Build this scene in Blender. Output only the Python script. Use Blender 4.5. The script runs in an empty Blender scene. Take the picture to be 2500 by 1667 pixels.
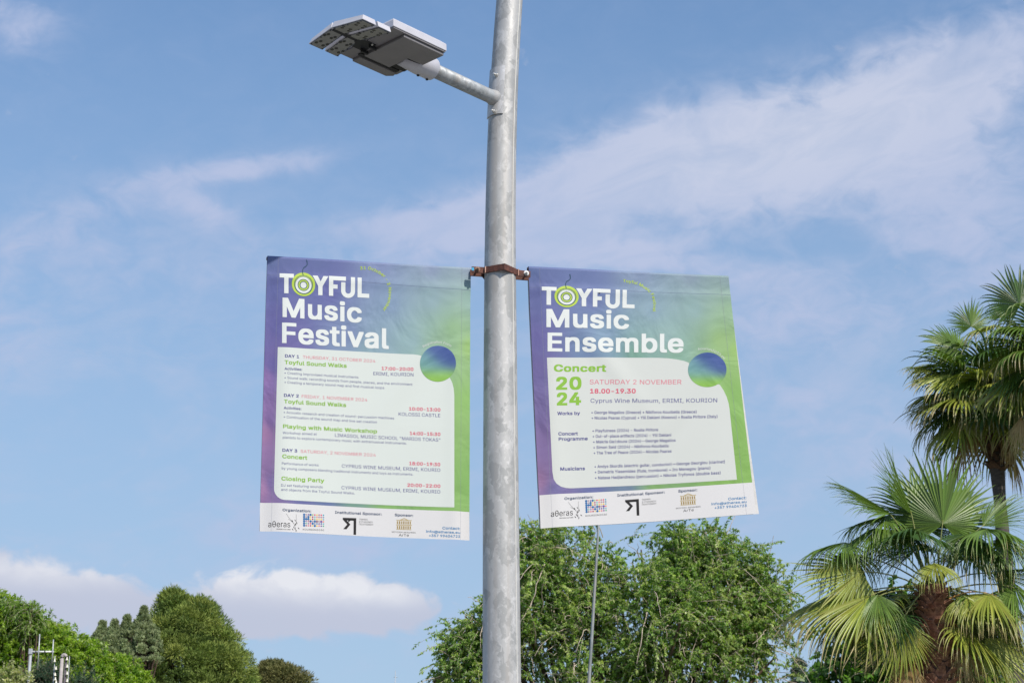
import bpy, math, random, os
import numpy as np
from mathutils import Vector, Matrix

SC = bpy.context.scene
COL = SC.collection
rad = math.radians

# ------------------------------------------------------------------ camera
PITCH = rad(17.0); CAM = np.array([0.0, 0.0, 1.6]); FPX = 2500 * 70 / 36.0
cam_data = bpy.data.cameras.new('camera'); cam = bpy.data.objects.new('camera', cam_data); COL.objects.link(cam)
cam.location = CAM; cam.rotation_euler = (math.pi / 2 + PITCH, 0, 0)
cam_data.lens = 70; cam_data.sensor_width = 36; cam_data.sensor_fit = 'HORIZONTAL'
cam_data.clip_start = 0.1; cam_data.clip_end = 3000
cam_data.dof.use_dof = True; cam_data.dof.focus_distance = 8.7; cam_data.dof.aperture_fstop = 16
SC.camera = cam
SC.view_settings.view_transform = 'Standard'; SC.view_settings.look = 'None'
SC.view_settings.gamma = 1; SC.view_settings.use_curve_mapping = False
SC.view_settings.exposure = 0.0

# ------------------------------------------------------------------ sun
SUN_EL = rad(44); SUN_AZ = rad(38)          # azimuth measured from straight behind the camera towards its right
sun_dir = Vector((math.sin(SUN_AZ) * math.cos(SUN_EL), -math.cos(SUN_AZ) * math.cos(SUN_EL), math.sin(SUN_EL)))
sd = bpy.data.lights.new('sun', 'SUN'); sd.energy = 4.7; sd.angle = rad(0.5); sd.color = (1.0, 0.92, 0.82)
so = bpy.data.objects.new('sun', sd); COL.objects.link(so)
so.rotation_euler = sun_dir.to_track_quat('Z', 'Y').to_euler()

# ------------------------------------------------------------------ node expression helper
class E:
    def __init__(s, nt, sock): s.nt = nt; s.s = sock
    def _m(s, op, *a, clamp=False):
        n = s.nt.nodes.new('ShaderNodeMath'); n.operation = op; n.use_clamp = clamp
        for i, v in enumerate((s,) + a):
            if isinstance(v, E): s.nt.links.new(v.s, n.inputs[i])
            else: n.inputs[i].default_value = v
        return E(s.nt, n.outputs[0])
    def __add__(s, o): return s._m('ADD', o)
    __radd__ = __add__
    def __sub__(s, o): return s._m('SUBTRACT', o)
    def __rsub__(s, o): return (s * -1) + o
    def __mul__(s, o): return s._m('MULTIPLY', o)
    __rmul__ = __mul__
    def __truediv__(s, o): return s._m('DIVIDE', o)
    def clamp(s): return s._m('ADD', 0.0, clamp=True)
    def smooth(s, a, b):
        n = s.nt.nodes.new('ShaderNodeMapRange'); n.interpolation_type = 'SMOOTHSTEP'
        s.nt.links.new(s.s, n.inputs[0]); n.inputs[1].default_value = a; n.inputs[2].default_value = b
        return E(s.nt, n.outputs[0])

def vec(nt, x, y, z=0.0):
    n = nt.nodes.new('ShaderNodeCombineXYZ')
    for i, v in enumerate((x, y, z)):
        if isinstance(v, E): nt.links.new(v.s, n.inputs[i])
        else: n.inputs[i].default_value = v
    return n.outputs[0]

def noise(nt, v, scale, detail=6, rough=.55, dist=0.0, seed=None):
    n = nt.nodes.new('ShaderNodeTexNoise'); n.inputs['Scale'].default_value = scale
    n.inputs['Detail'].default_value = detail; n.inputs['Roughness'].default_value = rough
    n.inputs['Distortion'].default_value = dist
    if v is not None: nt.links.new(v, n.inputs['Vector'])
    return E(nt, n.outputs[0])

def mixc(nt, f, a, b, mode='MIX'):
    n = nt.nodes.new('ShaderNodeMix'); n.data_type = 'RGBA'; n.blend_type = mode
    if isinstance(f, E): nt.links.new(f.s, n.inputs[0])
    else: n.inputs[0].default_value = f
    for i, v in ((6, a), (7, b)):
        if isinstance(v, (tuple, list)): n.inputs[i].default_value = tuple(v) + ((1,) if len(v) == 3 else ())
        else: nt.links.new(v, n.inputs[i])
    return n.outputs[2]

# ------------------------------------------------------------------ world: Nishita sky with clouds given by azimuth and elevation
W = bpy.data.worlds.new('World'); SC.world = W; W.use_nodes = True
nt = W.node_tree; nt.nodes.clear()
sky = nt.nodes.new('ShaderNodeTexSky'); sky.sky_type = 'NISHITA'; sky.sun_disc = False
sky.sun_elevation = SUN_EL; sky.sun_rotation = math.pi - SUN_AZ
sky.air_density = 1.0; sky.dust_density = 0.6; sky.ozone_density = 1.6; sky.altitude = 0
tc = nt.nodes.new('ShaderNodeTexCoord'); sx = nt.nodes.new('ShaderNodeSeparateXYZ')
nt.links.new(tc.outputs['Generated'], sx.inputs[0])
X, Y, Z = (E(nt, sx.outputs[i]) for i in range(3))
AZ = X._m('ARCTAN2', Y) * (180 / math.pi); EL = Z._m('ARCSINE') * (180 / math.pi)

def ray(px, py):
    u = (px - 1250) / FPX; v = (833.5 - py) / FPX
    return np.array([u, math.cos(PITCH) - v * math.sin(PITCH), math.sin(PITCH) + v * math.cos(PITCH)])
def azel(px, py):
    d = ray(px, py); d = d / np.linalg.norm(d)
    return math.degrees(math.atan2(d[0], d[1])), math.degrees(math.asin(d[2]))
DPP = math.degrees(1 / FPX)                 # degrees per photo pixel

def blob(cx, cy, rx, ry, rot, amp=1.0):
    a, e = azel(cx, cy); ca, sa = math.cos(rad(rot)), math.sin(rad(rot))
    dx = AZ - a; dy = EL - e
    p = (dx * ca + dy * sa) * (1 / (rx * DPP)); q = (dy * ca - dx * sa) * (1 / (ry * DPP))
    r2 = p * p + q * q
    return (r2 * -1)._m('EXPONENT') if amp == 1 else (r2 * -1)._m('EXPONENT') * amp

pos = vec(nt, AZ, EL)
wq = noise(nt, vec(nt, AZ * .18, EL * .3, 3.0), 1.0, 3, .5)
wx = (wq - .5) * 2.4
rot = rad(12)
st = vec(nt, (AZ * math.cos(rot) + EL * math.sin(rot)) * .16 + wx * .2, (EL * math.cos(rot) - AZ * math.sin(rot)) * .42 + wx * .25, 7.3)
n_streak = noise(nt, st, 1.5, 8, .52, .3)
n_puff = noise(nt, vec(nt, AZ * .85, EL * 1.25, 1.7), 1.0, 9, .52, .35)
n_fine = noise(nt, vec(nt, AZ * .8, EL * 1.3, 4.7), 1.0, 8, .58, .5)

cir = None
for b in [(1950, 360, 520, 130, 12, 1.05), (1620, 400, 330, 85, 8, .75), (2250, 230, 420, 120, 22, .7), (1350, 470, 300, 60, 12, .7),
          (1700, 330, 240, 80, 8, .6), (2350, 480, 350, 140, -16, .6), (2400, 620, 260, 90, -20, .35), (1120, 530, 330, 42, 7, .62),
          (600, 412, 210, 30, 9, .75), (500, 510, 120, 40, -22, .6), (330, 470, 200, 40, 20, .35), (1480, 620, 200, 50, 0, .75), (1330, 560, 160, 50, 8, .5), (1100, 600, 300, 60, 4, .35), (300, 650, 350, 90, 0, .22), (1780, 660, 240, 50, -8, .36),
          (2000, 760, 400, 90, 0, .42), (150, 540, 240, 70, 8, .25), (900, 660, 500, 60, 4, .22), (50, 50, 110, 90, -20, .42),
          (1980, 1000, 230, 120, -15, .34), (620, 1270, 130, 70, 0, .38), (20, 800, 110, 150, 0, .30), (2250, 1150, 250, 130, 0, .28),
          (830, 1330, 260, 60, 0, .38), (1230, 1250, 220, 90, 0, .2), (1900, 1300, 260, 120, 0, .15)]:
    e = blob(*b); cir = e if cir is None else cir + e
cir = cir * 1.12 + .13
cir_d = (cir * (n_streak * 1.2 + n_fine * .9 + .1) + (n_fine - .5) * cir._m('MINIMUM', .5) * 2.2 - .10).smooth(-.08, 1.2)
else_c = (noise(nt, vec(nt, AZ * .045, EL * .11, 12.0), 1.0, 7, .55, .4) - .55).smooth(0, .25)
outside = (AZ._m('ABSOLUTE') - 19).smooth(0, 12)._m('MAXIMUM', (EL - 30).smooth(0, 10))
cum = None
for b in [(130, 1450, 230, 80, 0, 1.15), (-150, 1500, 260, 120, 0, 1.1), (640, 1455, 150, 66, 4, 1.2), (820, 1465, 170, 62, 0, 1.1), (970, 1480, 120, 60, 0, 1.0),
          (600, 1520, 260, 50, 0, .6), (220, 1560, 380, 40, 0, .4)]:
    e = blob(*b); cum = e if cum is None else cum + e
cumf = cum + (n_puff - .5) * 1.9
cum_d = cumf.smooth(.36, .82)
a0, e0 = azel(800, 1400)
bright = blob(640, 1410, 150, 42, 0) + blob(840, 1430, 130, 40, 0, .8) + blob(130, 1390, 190, 34, 0, .7) + blob(980, 1450, 90, 30, 0, .5)
topl = (bright * (n_puff * 2.2)).clamp()
cirl = (blob(1980, 300, 700, 220, 10) * .9 + .0)

skyc = nt.nodes.new('ShaderNodeHueSaturation'); nt.links.new(sky.outputs[0], skyc.inputs['Color'])
skyc.inputs['Hue'].default_value = .5; skyc.inputs['Saturation'].default_value = 1.16; skyc.inputs['Value'].default_value = 1.62
SKY_K = 0.10
base = skyc.outputs[0]
hz = (EL * -1).smooth(-34, -4)
K = 1 / SKY_K
def kc(c): return tuple(x * K for x in c)
base = mixc(nt, hz * .8, base, kc((.365, .50, .68)))
c_cir = mixc(nt, cirl.clamp(), kc((.48, .55, .76)), kc((.62, .66, .80)))
veil = (noise(nt, vec(nt, (AZ * .95 + EL * .3) * .11 + wx * .15, (EL * .95 - AZ * .2) * .30 + wx * .2, 31.0), 1.6, 8, .56, .5) + (n_fine - .5) * .35).smooth(.40, .78) * (EL * -1).smooth(-25, -15)
base = mixc(nt, veil * .42 + .02, base, kc((.50, .57, .76)))
n_tex = noise(nt, vec(nt, (AZ * .95 + EL * .3) * .35 + wx * .3, (EL * .95 - AZ * .25) * .9 + wx * .3, 55.0), 1.0, 8, .6, .6)
c1 = mixc(nt, cir_d * (.34 + n_tex * 1.15)._m('MINIMUM', 1.0) * .92, base, c_cir)
c1 = mixc(nt, else_c * outside * .6, c1, kc((.56, .61, .76)))
c_cum = mixc(nt, topl, kc((.54, .57, .70)), kc((.84, .84, .88)))
c2 = mixc(nt, cum_d * .88, c1, c_cum)
bg = nt.nodes.new('ShaderNodeBackground'); bg.inputs[1].default_value = SKY_K
nt.links.new(c2, bg.inputs[0])
wo = nt.nodes.new('ShaderNodeOutputWorld'); nt.links.new(bg.outputs[0], wo.inputs[0])
try:
    W.cycles.sampling_method = 'MANUAL'; W.cycles.sample_map_resolution = 512
except Exception: pass

# ------------------------------------------------------------------ geometry helpers
def at(px, py, Yd):
    """the point seen at a photo pixel on the upright plane y = Yd"""
    d = ray(px, py); return CAM + d * (Yd / d[1])
def ppm(P):
    D = (P[1]) * math.cos(PITCH) + (P[2] - CAM[2]) * math.sin(PITCH); return FPX / D

def link(o, parent=None):
    COL.objects.link(o)
    if parent is not None: o.parent = parent
    return o
def tag(o, label=None, cat=None, group=None, kind=None):
    for k, v in (('label', label), ('category', cat), ('group', group), ('kind', kind)):
        if v: o[k] = v
    return o
def thing(name, loc, label, cat, group=None):
    o = bpy.data.objects.new(name, None); o.location = tuple(float(x) for x in loc); o.empty_display_size = .2
    link(o); return tag(o, label, cat, group)

class MB:
    """collects polygons (world coordinates); build() links ONE mesh whose origin is the parent's"""
    def __init__(s): s.v = []; s.f = []; s.sm = []
    def add(s, vs, fs, smooth=False):
        k = len(s.v); s.v += [tuple(map(float, v)) for v in vs]; s.f += [tuple(i + k for i in f) for f in fs]; s.sm += [smooth] * len(fs)
        return s
    def hexa(s, p):      # 8 points: bottom 4 then top 4
        return s.add(p, [(0, 3, 2, 1), (4, 5, 6, 7), (0, 1, 5, 4), (1, 2, 6, 5), (2, 3, 7, 6), (3, 0, 4, 7)])
    def box(s, c, ax, h):
        c = np.array(c, float); ax = [np.array(a, float) for a in ax]; p = []
        for z in (-1, 1):
            for x, y in ((-1, -1), (1, -1), (1, 1), (-1, 1)): p.append(c + ax[0] * h[0] * x + ax[1] * h[1] * y + ax[2] * h[2] * z)
        return s.hexa(p)
    def tube(s, pts, rs, n=12, caps=True, squash=None):
        pts = [np.array(p, float) for p in pts]; vs = []; fs = []
        up = np.array([0, 0, 1.0]); u = None
        for i, p in enumerate(pts):
            t = pts[min(i + 1, len(pts) - 1)] - pts[max(i - 1, 0)]; t = t / (np.linalg.norm(t) + 1e-12)
            if u is None:
                a = np.array([1.0, 0, 0]) if abs(t[2]) > .9 else up
                u = np.cross(a, t)
            u = u - t * (u @ t); u = u / (np.linalg.norm(u) + 1e-12); w = np.cross(t, u)
            r = rs[i] if hasattr(rs, '__len__') else rs; q = squash or 1
            for k in range(n):
                a = 2 * math.pi * k / n; vs.append(p + u * math.cos(a) * r + w * math.sin(a) * r * q)
        for i in range(len(pts) - 1):
            for k in range(n):
                fs.append((i * n + k, i * n + (k + 1) % n, (i + 1) * n + (k + 1) % n, (i + 1) * n + k))
        s.add(vs, fs, True)
        if caps:
            k0 = len(s.v) - len(vs)
            s.f += [tuple(k0 + i for i in range(n - 1, -1, -1)), tuple(k0 + (len(pts) - 1) * n + i for i in range(n))]; s.sm += [False] * 2
        return s
    def build(s, name, mat, parent=None, bevel=0):
        me = bpy.data.meshes.new(name); o = bpy.data.objects.new(name, me)
        off = np.zeros(3)
        p = parent
        while p is not None: off = off + np.array(p.location); p = p.parent
        v = [tuple(np.array(a) - off) for a in s.v]
        me.from_pydata(v, [], s.f); me.materials.append(mat)
        me.polygons.foreach_set('use_smooth', s.sm); me.update()
        link(o, parent)
        if bevel:
            b = o.modifiers.new('bevel', 'BEVEL'); b.width = bevel; b.segments = 2; b.limit_method = 'ANGLE'; b.angle_limit = rad(35)
        return o

def origin_of(parent):
    off = np.zeros(3); p = parent
    while p is not None: off = off + np.array(p.location); p = p.parent
    return off
def fast_mesh(name, verts, quads, mat, parent, cols=None, smooth=False):
    """numpy mesh of quads, with an optional colour per vertex"""
    verts = np.asarray(verts, np.float32) - origin_of(parent).astype(np.float32); quads = np.asarray(quads, np.int32)
    me = bpy.data.meshes.new(name); me.vertices.add(len(verts)); me.vertices.foreach_set('co', verts.ravel())
    me.loops.add(quads.size); me.loops.foreach_set('vertex_index', quads.ravel())
    me.polygons.add(len(quads)); me.polygons.foreach_set('loop_start', np.arange(0, quads.size, 4, dtype=np.int32))
    me.polygons.foreach_set('loop_total', np.full(len(quads), 4, np.int32))
    if smooth: me.polygons.foreach_set('use_smooth', np.ones(len(quads), bool))
    me.update(calc_edges=True)
    if cols is not None:
        a = me.color_attributes.new('Col', 'FLOAT_COLOR', 'POINT')
        c = np.ones((len(verts), 4), np.float32); c[:, :3] = cols; a.data.foreach_set('color', c.ravel())
    me.materials.append(mat)
    return link(bpy.data.objects.new(name, me), parent)

# ------------------------------------------------------------------ materials
def mat(name, col, rough=.6, metal=0.0, spec=.5):
    m = bpy.data.materials.new(name); m.use_nodes = True; b = m.node_tree.nodes['Principled BSDF']
    b.inputs['Base Color'].default_value = tuple(col) + (1,); b.inputs['Roughness'].default_value = rough
    b.inputs['Metallic'].default_value = metal; b.inputs['Specular IOR Level'].default_value = spec
    return m
def bsdf(m): return m.node_tree.nodes['Principled BSDF']
def objco(nt): n = nt.nodes.new('ShaderNodeTexCoord'); return n.outputs['Object']
def bump(m, h, strength, dist=.002):
    nt = m.node_tree; b = nt.nodes.new('ShaderNodeBump'); b.inputs['Strength'].default_value = strength; b.inputs['Distance'].default_value = dist
    nt.links.new(h.s, b.inputs['Height']); nt.links.new(b.outputs[0], bsdf(m).inputs['Normal'])
def lin(*c): return tuple((x / 255 / 12.92) if x / 255 <= .04045 else ((x / 255 + .055) / 1.055) ** 2.4 for x in c)

def noisy(name, c1, c2, scale, rough=.8, metal=0, stretch=(1, 1, 1), bmp=.3, detail=6, dist=.004):
    m = mat(name, c1, rough, metal); nt = m.node_tree
    mp = nt.nodes.new('ShaderNodeMapping'); mp.inputs['Scale'].default_value = stretch; nt.links.new(objco(nt), mp.inputs[0])
    n = noise(nt, mp.outputs[0], scale, detail, .6)
    nt.links.new(mixc(nt, n.smooth(.3, .7), c1, c2), bsdf(m).inputs['Base Color'])
    if bmp: bump(m, n, bmp, dist)
    return m

def galvanised(name, scale=26, zs=.42, amt=1.0, tint=(1, 1, 1)):
    m = mat(name, (.4, .4, .4), .5, .22); nt = m.node_tree; oc = objco(nt)
    wn = nt.nodes.new('ShaderNodeTexNoise'); wn.inputs['Scale'].default_value = 30; wn.inputs['Detail'].default_value = 5; nt.links.new(oc, wn.inputs['Vector'])
    mx = nt.nodes.new('ShaderNodeVectorMath'); mx.operation = 'MULTIPLY_ADD'
    nt.links.new(wn.outputs['Color'], mx.inputs[0]); mx.inputs[1].default_value = (.05, .05, .05); nt.links.new(oc, mx.inputs[2])
    mp = nt.nodes.new('ShaderNodeMapping'); mp.inputs['Scale'].default_value = (1, 1, zs); nt.links.new(mx.outputs[0], mp.inputs[0])
    vo = nt.nodes.new('ShaderNodeTexVoronoi'); vo.inputs['Scale'].default_value = scale; nt.links.new(mp.outputs[0], vo.inputs['Vector'])
    sp = nt.nodes.new('ShaderNodeSeparateColor'); nt.links.new(vo.outputs['Color'], sp.inputs[0])
    cell = E(nt, sp.outputs[0])
    big = noise(nt, mp.outputs[0], 9, 5, .6, .6)
    fine = noise(nt, mp.outputs[0], 90, 4, .6)
    patch = (cell * .5 + big).smooth(.62, .78)
    patch2 = (noise(nt, mp.outputs[0], 17, 6, .62, .9)).smooth(.56, .60) * .6 + (noise(nt, mp.outputs[0], 48, 6, .65, .6)).smooth(.55, .62) * .5
    t = (patch * .45 + patch2 * .55 + (fine - .5) * .25).clamp()
    mp2 = nt.nodes.new('ShaderNodeMapping'); mp2.inputs['Scale'].default_value = (30, 30, .7); nt.links.new(oc, mp2.inputs[0])
    streak = noise(nt, mp2.outputs[0], 1, 3, .5)  .smooth(.42, .7) * .5
    c = mixc(nt, t, tuple(a * b for a, b in zip((.31, .318, .315), tint)), tuple(a * b for a, b in zip((.54, .54, .53), tint)))
    c = mixc(nt, streak, c, (.36, .33, .30))
    nt.links.new(c, bsdf(m).inputs['Base Color'])
    nt.links.new((t * -.10 + .60).s, bsdf(m).inputs['Roughness'])
    bump(m, t + fine * .4, .12, .002)
    return m

M_POLE = galvanised('galvanised_steel')
M_ARM = galvanised('galvanised_arm', 40, 1, tint=(.85, .9, .95))
M_SEAM = mat('weld_bead', (.66, .65, .60), .5, .2)
M_BOLT = mat('zinc_bolt', (.62, .61, .58), .35, .75)
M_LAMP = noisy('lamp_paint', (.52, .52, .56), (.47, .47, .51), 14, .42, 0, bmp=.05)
M_LAMPU = noisy('lamp_paint_shaded', (.20, .19, .195), (.175, .168, .174), 10, .5, 0, bmp=.05)  # lamp paint with the shade under the head put into its colour
M_LED = noisy('led_plate_plastic', (.25, .25, .235), (.20, .20, .185), 60, .4, 0, bmp=.05)
M_LENS = mat('led_lens_plastic', (.03, .03, .028), .2)
M_DARK = mat('black_rubber', (.012, .013, .016), .6)
M_FIN = mat('cast_rim', (.07, .085, .12), .4, .2)
M_RUST = noisy('rusty_painted_steel', (.14, .052, .034), (.06, .025, .02), 60, .75, .1, bmp=.6, dist=.002)
M_RUST2 = noisy('worn_edge_steel', (.55, .36, .28), (.40, .22, .16), 60, .7, .1, bmp=.4)
M_BLUE = mat('blue_paint_fleck', (.02, .32, .55), .6)

def cloth_mat(name, attr=True, col=(.8, .8, .8), transl=.12):
    m = mat(name, col, .62, 0, .35); nt = m.node_tree; out = [n for n in nt.nodes if n.type == 'OUTPUT_MATERIAL'][0]
    if attr:
        a = nt.nodes.new('ShaderNodeVertexColor'); a.layer_name = 'Col'; src = a.outputs[0]
        nt.links.new(src, bsdf(m).inputs['Base Color'])
    oc = objco(nt)
    w = noise(nt, oc, 900, 2, .5)
    w2 = noise(nt, oc, 5, 3, .45, .8)
    bump(m, w2 + w * .012, .5, .03)
    tr = nt.nodes.new('ShaderNodeBsdfTranslucent'); mx = nt.nodes.new('ShaderNodeMixShader'); mx.inputs[0].default_value = transl
    if attr: nt.links.new(src, tr.inputs[0])
    else: tr.inputs[0].default_value = tuple(col) + (1,)
    nt.links.new(bsdf(m).outputs[0], mx.inputs[1]); nt.links.new(tr.outputs[0], mx.inputs[2]); nt.links.new(mx.outputs[0], out.inputs[0])
    return m
M_CLOTH = cloth_mat('printed_banner_vinyl'); M_BACK = cloth_mat('plain_banner_vinyl', False, (.62, .61, .60))
_ink = {}
def ink(rgb):
    if rgb not in _ink:
        k = 1.31
        _ink[rgb] = mat('print_ink', tuple(min(.85, c / k) for c in lin(*rgb)), .6, 0, .3)
    return _ink[rgb]

def leaf_mat(name, transl=.48, rough=.42, spec=.5):
    m = mat(name, (.1, .2, .05), rough, 0, spec); nt = m.node_tree; out = [n for n in nt.nodes if n.type == 'OUTPUT_MATERIAL'][0]
    a = nt.nodes.new('ShaderNodeVertexColor'); a.layer_name = 'Col'
    nt.links.new(a.outputs[0], bsdf(m).inputs['Base Color'])
    tr = nt.nodes.new('ShaderNodeBsdfTranslucent')
    tc_ = mixc(nt, 1.0, a.outputs[0], (1.25, 1.35, .6) if transl > .3 else (1.0, 1.1, .4), 'MULTIPLY'); nt.links.new(tc_, tr.inputs[0])
    mx = nt.nodes.new('ShaderNodeMixShader'); mx.inputs[0].default_value = transl
    nt.links.new(bsdf(m).outputs[0], mx.inputs[1]); nt.links.new(tr.outputs[0], mx.inputs[2]); nt.links.new(mx.outputs[0], out.inputs[0])
    return m
M_LEAF = leaf_mat('broad_leaf'); M_NEEDLE = leaf_mat('conifer_needle', .18, .6, .25); M_PALM = leaf_mat('palm_blade', .20, .34, .38)
M_PALMDEAD = leaf_mat('dry_palm_blade', .2, .7, .2)
M_BARK = noisy('brown_bark', (.12, .075, .05), (.06, .04, .03), 14, .9, 0, (1, 1, .3), .8)
M_TWIG = noisy('pale_twig_bark', (.56, .48, .39), (.38, .31, .25), 20, .85)
M_PTRUNK = noisy('palm_bark', (.17, .095, .065), (.06, .035, .026), 12, .95, 0, (1, 1, 2.5), .9, dist=.03)
M_PTRUNKG = noisy('grey_palm_bark', (.115, .10, .095), (.06, .052, .05), 8, .95, 0, (1, 1, 4), .9, dist=.02)
M_BOOT = noisy('palm_leaf_base', (.42, .22, .14), (.18, .09, .06), 18, .9, 0, (1, 1, .6), .7)
M_PETI = noisy('palm_petiole', (.25, .26, .07), (.15, .19, .05), 9, .45)
M_PETID = noisy('dry_petiole', (.62, .33, .10), (.40, .20, .08), 9, .7)

# ------------------------------------------------------------------ ground
g = MB(); g.add([(-900, -900, 0), (900, -900, 0), (900, 1500, 0), (-900, 1500, 0)], [(0, 1, 2, 3)])
tag(g.build('ground', noisy('dry_grassy_earth', (.16, .14, .085), (.09, .10, .045), .6, .95, 0, bmp=.5)), kind='structure')
g = MB(); g.box((0, 6.5, .06), ((1, 0, 0), (0, 1, 0), (0, 0, 1)), (60, 3.6, .06))
tag(g.build('pavement', noisy('concrete_paving', (.34, .33, .31), (.27, .26, .245), 3, .9), bevel=.01), kind='structure')
g = MB(); g.add([(-200, -6, .004), (200, -6, .004), (200, 2.9, .004), (-200, 2.9, .004)], [(0, 1, 2, 3)])
tag(g.build('road', noisy('asphalt', (.06, .06, .062), (.045, .045, .047), 30, .9)), kind='structure')

# ------------------------------------------------------------------ the lamp post
PY = 8.3
PP = [(-160, 1255, 61), (0, 1244, 64), (75, 1238.6, 65.2), (150, 1234, 66.6), (225, 1229.8, 68.6), (300, 1226.8, 70.4), (400, 1224, 72), (530, 1221.8, 74.6), (665, 1220.9, 77.2), (950, 1221.6, 82.6), (1260, 1223, 88.4), (1667, 1225, 94)]
_pp = sorted([(at(x, y, PY), w) for y, x, w in PP], key=lambda q: q[0][2])
_pz = np.array([q[0][2] for q in _pp]); _px = np.array([q[0][0] for q in _pp]); _pr = np.array([q[1] / ppm(q[0]) / 2 for q in _pp])
_sl = (_px[1] - _px[0]) / (_pz[1] - _pz[0]); _sr = (_pr[2] - _pr[0]) / (_pz[2] - _pz[0])
_su = (_px[-1] - _px[-2]) / (_pz[-1] - _pz[-2]); _sru = (_pr[-1] - _pr[-3]) / (_pz[-1] - _pz[-3])
def pole_at_z(z):
    if z < _pz[0]: x = _px[0] + _sl * (z - _pz[0])
    elif z > _pz[-1]: x = _px[-1] + _su * (z - _pz[-1])
    else: x = np.interp(z, _pz, _px)
    return np.array([x, PY, z])
def pole_r(z):
    if z < _pz[0]: return _pr[0] + _sr * (z - _pz[0])
    if z > _pz[-1]: return max(.045, _pr[-1] + _sru * (z - _pz[-1]))
    return float(np.interp(z, _pz, _pr))
base_pt = pole_at_z(.12); pt = _pp[-1][0]
lamp_post = thing('street_lamp', base_pt, 'tall galvanised steel lamp post with a flat LED head on its arm', 'street lamp')
m = MB(); zs = np.linspace(base_pt[2], pt[2] + 1.6, 70)
m.tube([pole_at_z(z) for z in zs], [pole_r(z) for z in zs], 64); m.build('pole', M_POLE, lamp_post)
m = MB()
sa = rad(-37)
sdir = np.array([math.cos(sa), math.sin(sa), 0])
m.tube([pole_at_z(z) + sdir * (pole_r(z) + .0003) for z in zs], [.0022] * 70, 6); m.build('weld_seam', M_SEAM, lamp_post)
m = MB(); m.box(base_pt + np.array([0, 0, .012]), ((1, 0, 0), (0, 1, 0), (0, 0, 1)), (.2, .2, .012)); m.build('base_plate', M_POLE, lamp_post, .003)

# arm: leaves the post leftwards and towards the road
AA = rad(48); adir = np.array([-math.cos(AA), -math.sin(AA), 0.0])
z_arm = at(1222, 243, PY)[2]; arm0 = pole_at_z(z_arm)
def on_vplane(px, py, o, h):      # where a pixel's sight line meets the upright plane through o along h
    n = np.array([-h[1], h[0], 0.0]); d = ray(px, py); t = ((o - CAM) @ n) / (d @ n); return CAM + d * t
arm_s = on_vplane(1203, 238.5, arm0, adir); arm_e = on_vplane(1013, 151, arm0, adir)
A = arm_e - arm_s; A = A / np.linalg.norm(A)
m = MB(); start = arm_s - A * .03
m.tube([start, arm_s + A * .006, arm_s + A * .02, arm_e + A * .04], [.041, .035, .0315, .0315], 32); m.build('arm', M_ARM, lamp_post)
# saddle plate on the post
def shell(z0, z1, a0, a1, r_off, thick, n=20, nz=6, name='saddle_plate', mt=M_POLE, cc=None):
    mb = MB(); vs = []; fs = []
    for j in range(nz + 1):
        z = z0 + (z1 - z0) * j / nz
        for i in range(n + 1):
            a = a0 + (a1 - a0) * i / n
            for r in (pole_r(z) + r_off, pole_r(z) + r_off + thick):
                vs.append(pole_at_z(z) + np.array([math.cos(a), math.sin(a), 0]) * r)
    q = 2 * (n + 1)
    for j in range(nz):
        for i in range(n):
            a = j * q + 2 * i
            fs += [(a + 1, a + 3, a + q + 3, a + q + 1), (a, a + q, a + q + 2, a + 2)]
    for i in range(n): a = 2 * i; fs.append((a, a + 2, a + 3, a + 1)); a = nz * q + 2 * i; fs.append((a, a + 1, a + 3, a + 2))
    for j in range(nz): a = j * q; fs.append((a, a + 1, a + q + 1, a + q)); a = j * q + 2 * n; fs.append((a, a + q, a + q + 1, a + 1))
    mb.add(vs, fs, True); return mb
za, zb_ = at(1215, 292, PY)[2], at(1215, 176, PY)[2]
aang = math.atan2(adir[1], adir[0])
o = shell(za, zb_, aang - rad(48), aang + rad(44), .0015, .0045).build('saddle_plate', galvanised('saddle_galvanised', 26, .42, tint=(1.3, 1.3, 1.33)), lamp_post)
es = o.modifiers.new('e', 'EDGE_SPLIT'); es.split_angle = rad(40)
for py in (197, 286):
    z = at(1203, py, PY)[2]; bd = np.array([math.cos(aang + rad(9)), math.sin(aang + rad(9)), 0]); c = pole_at_z(z) + bd * (pole_r(z) + .006)
    m = MB(); m.tube([c, c + bd * .003], [.0125, .0125], 20); m.tube([c + bd * .003, c + bd * .012], [.0085, .0085], 6); m.tube([c + bd * .012, c + bd * .022], [.0045, .004], 10)
    m.build('bolt', M_BOLT, lamp_post)

# lamp head in its own axes: A along the arm, T across, N up
ROLL = rad(3.0)
T0 = np.cross(A, np.array([0, 0, 1.0])); T0 = -T0 / np.linalg.norm(T0)
if T0[0] > 0: T0 = -T0
N0 = np.cross(A, T0); N0 = N0 if N0[2] > 0 else -N0
T = T0 * math.cos(ROLL) - N0 * math.sin(ROLL); N = N0 * math.cos(ROLL) + T0 * math.sin(ROLL)
O = arm_e
def L(a, t, n): return O + A * a + T * t + N * n
TL, TR = .14, -.19
HB, HT = -.026, .026
head = None
m = MB()      # housing: sides and chamfered top
def prism(mb, outline, n0, n1, inset=0.0, n2=None):
    k = len(outline); c = np.mean(outline, 0); rings = [[L(a, t, n0) for a, t in outline], [L(a, t, n1) for a, t in outline]]
    if n2 is not None:
        rings.append([L(a + np.sign(c[0] - a) * inset, t + np.sign(c[1] - t) * inset, n2) for a, t in outline])
    vs = [p for r in rings for p in r]; fs = [tuple(range(k - 1, -1, -1)), tuple((len(rings) - 1) * k + i for i in range(k))]
    for r in range(len(rings) - 1):
        for i in range(k): fs.append((r * k + i, r * k + (i + 1) % k, (r + 1) * k + (i + 1) % k, (r + 1) * k + i))
    mb.add(vs, fs); return mb
HL = .318
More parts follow.
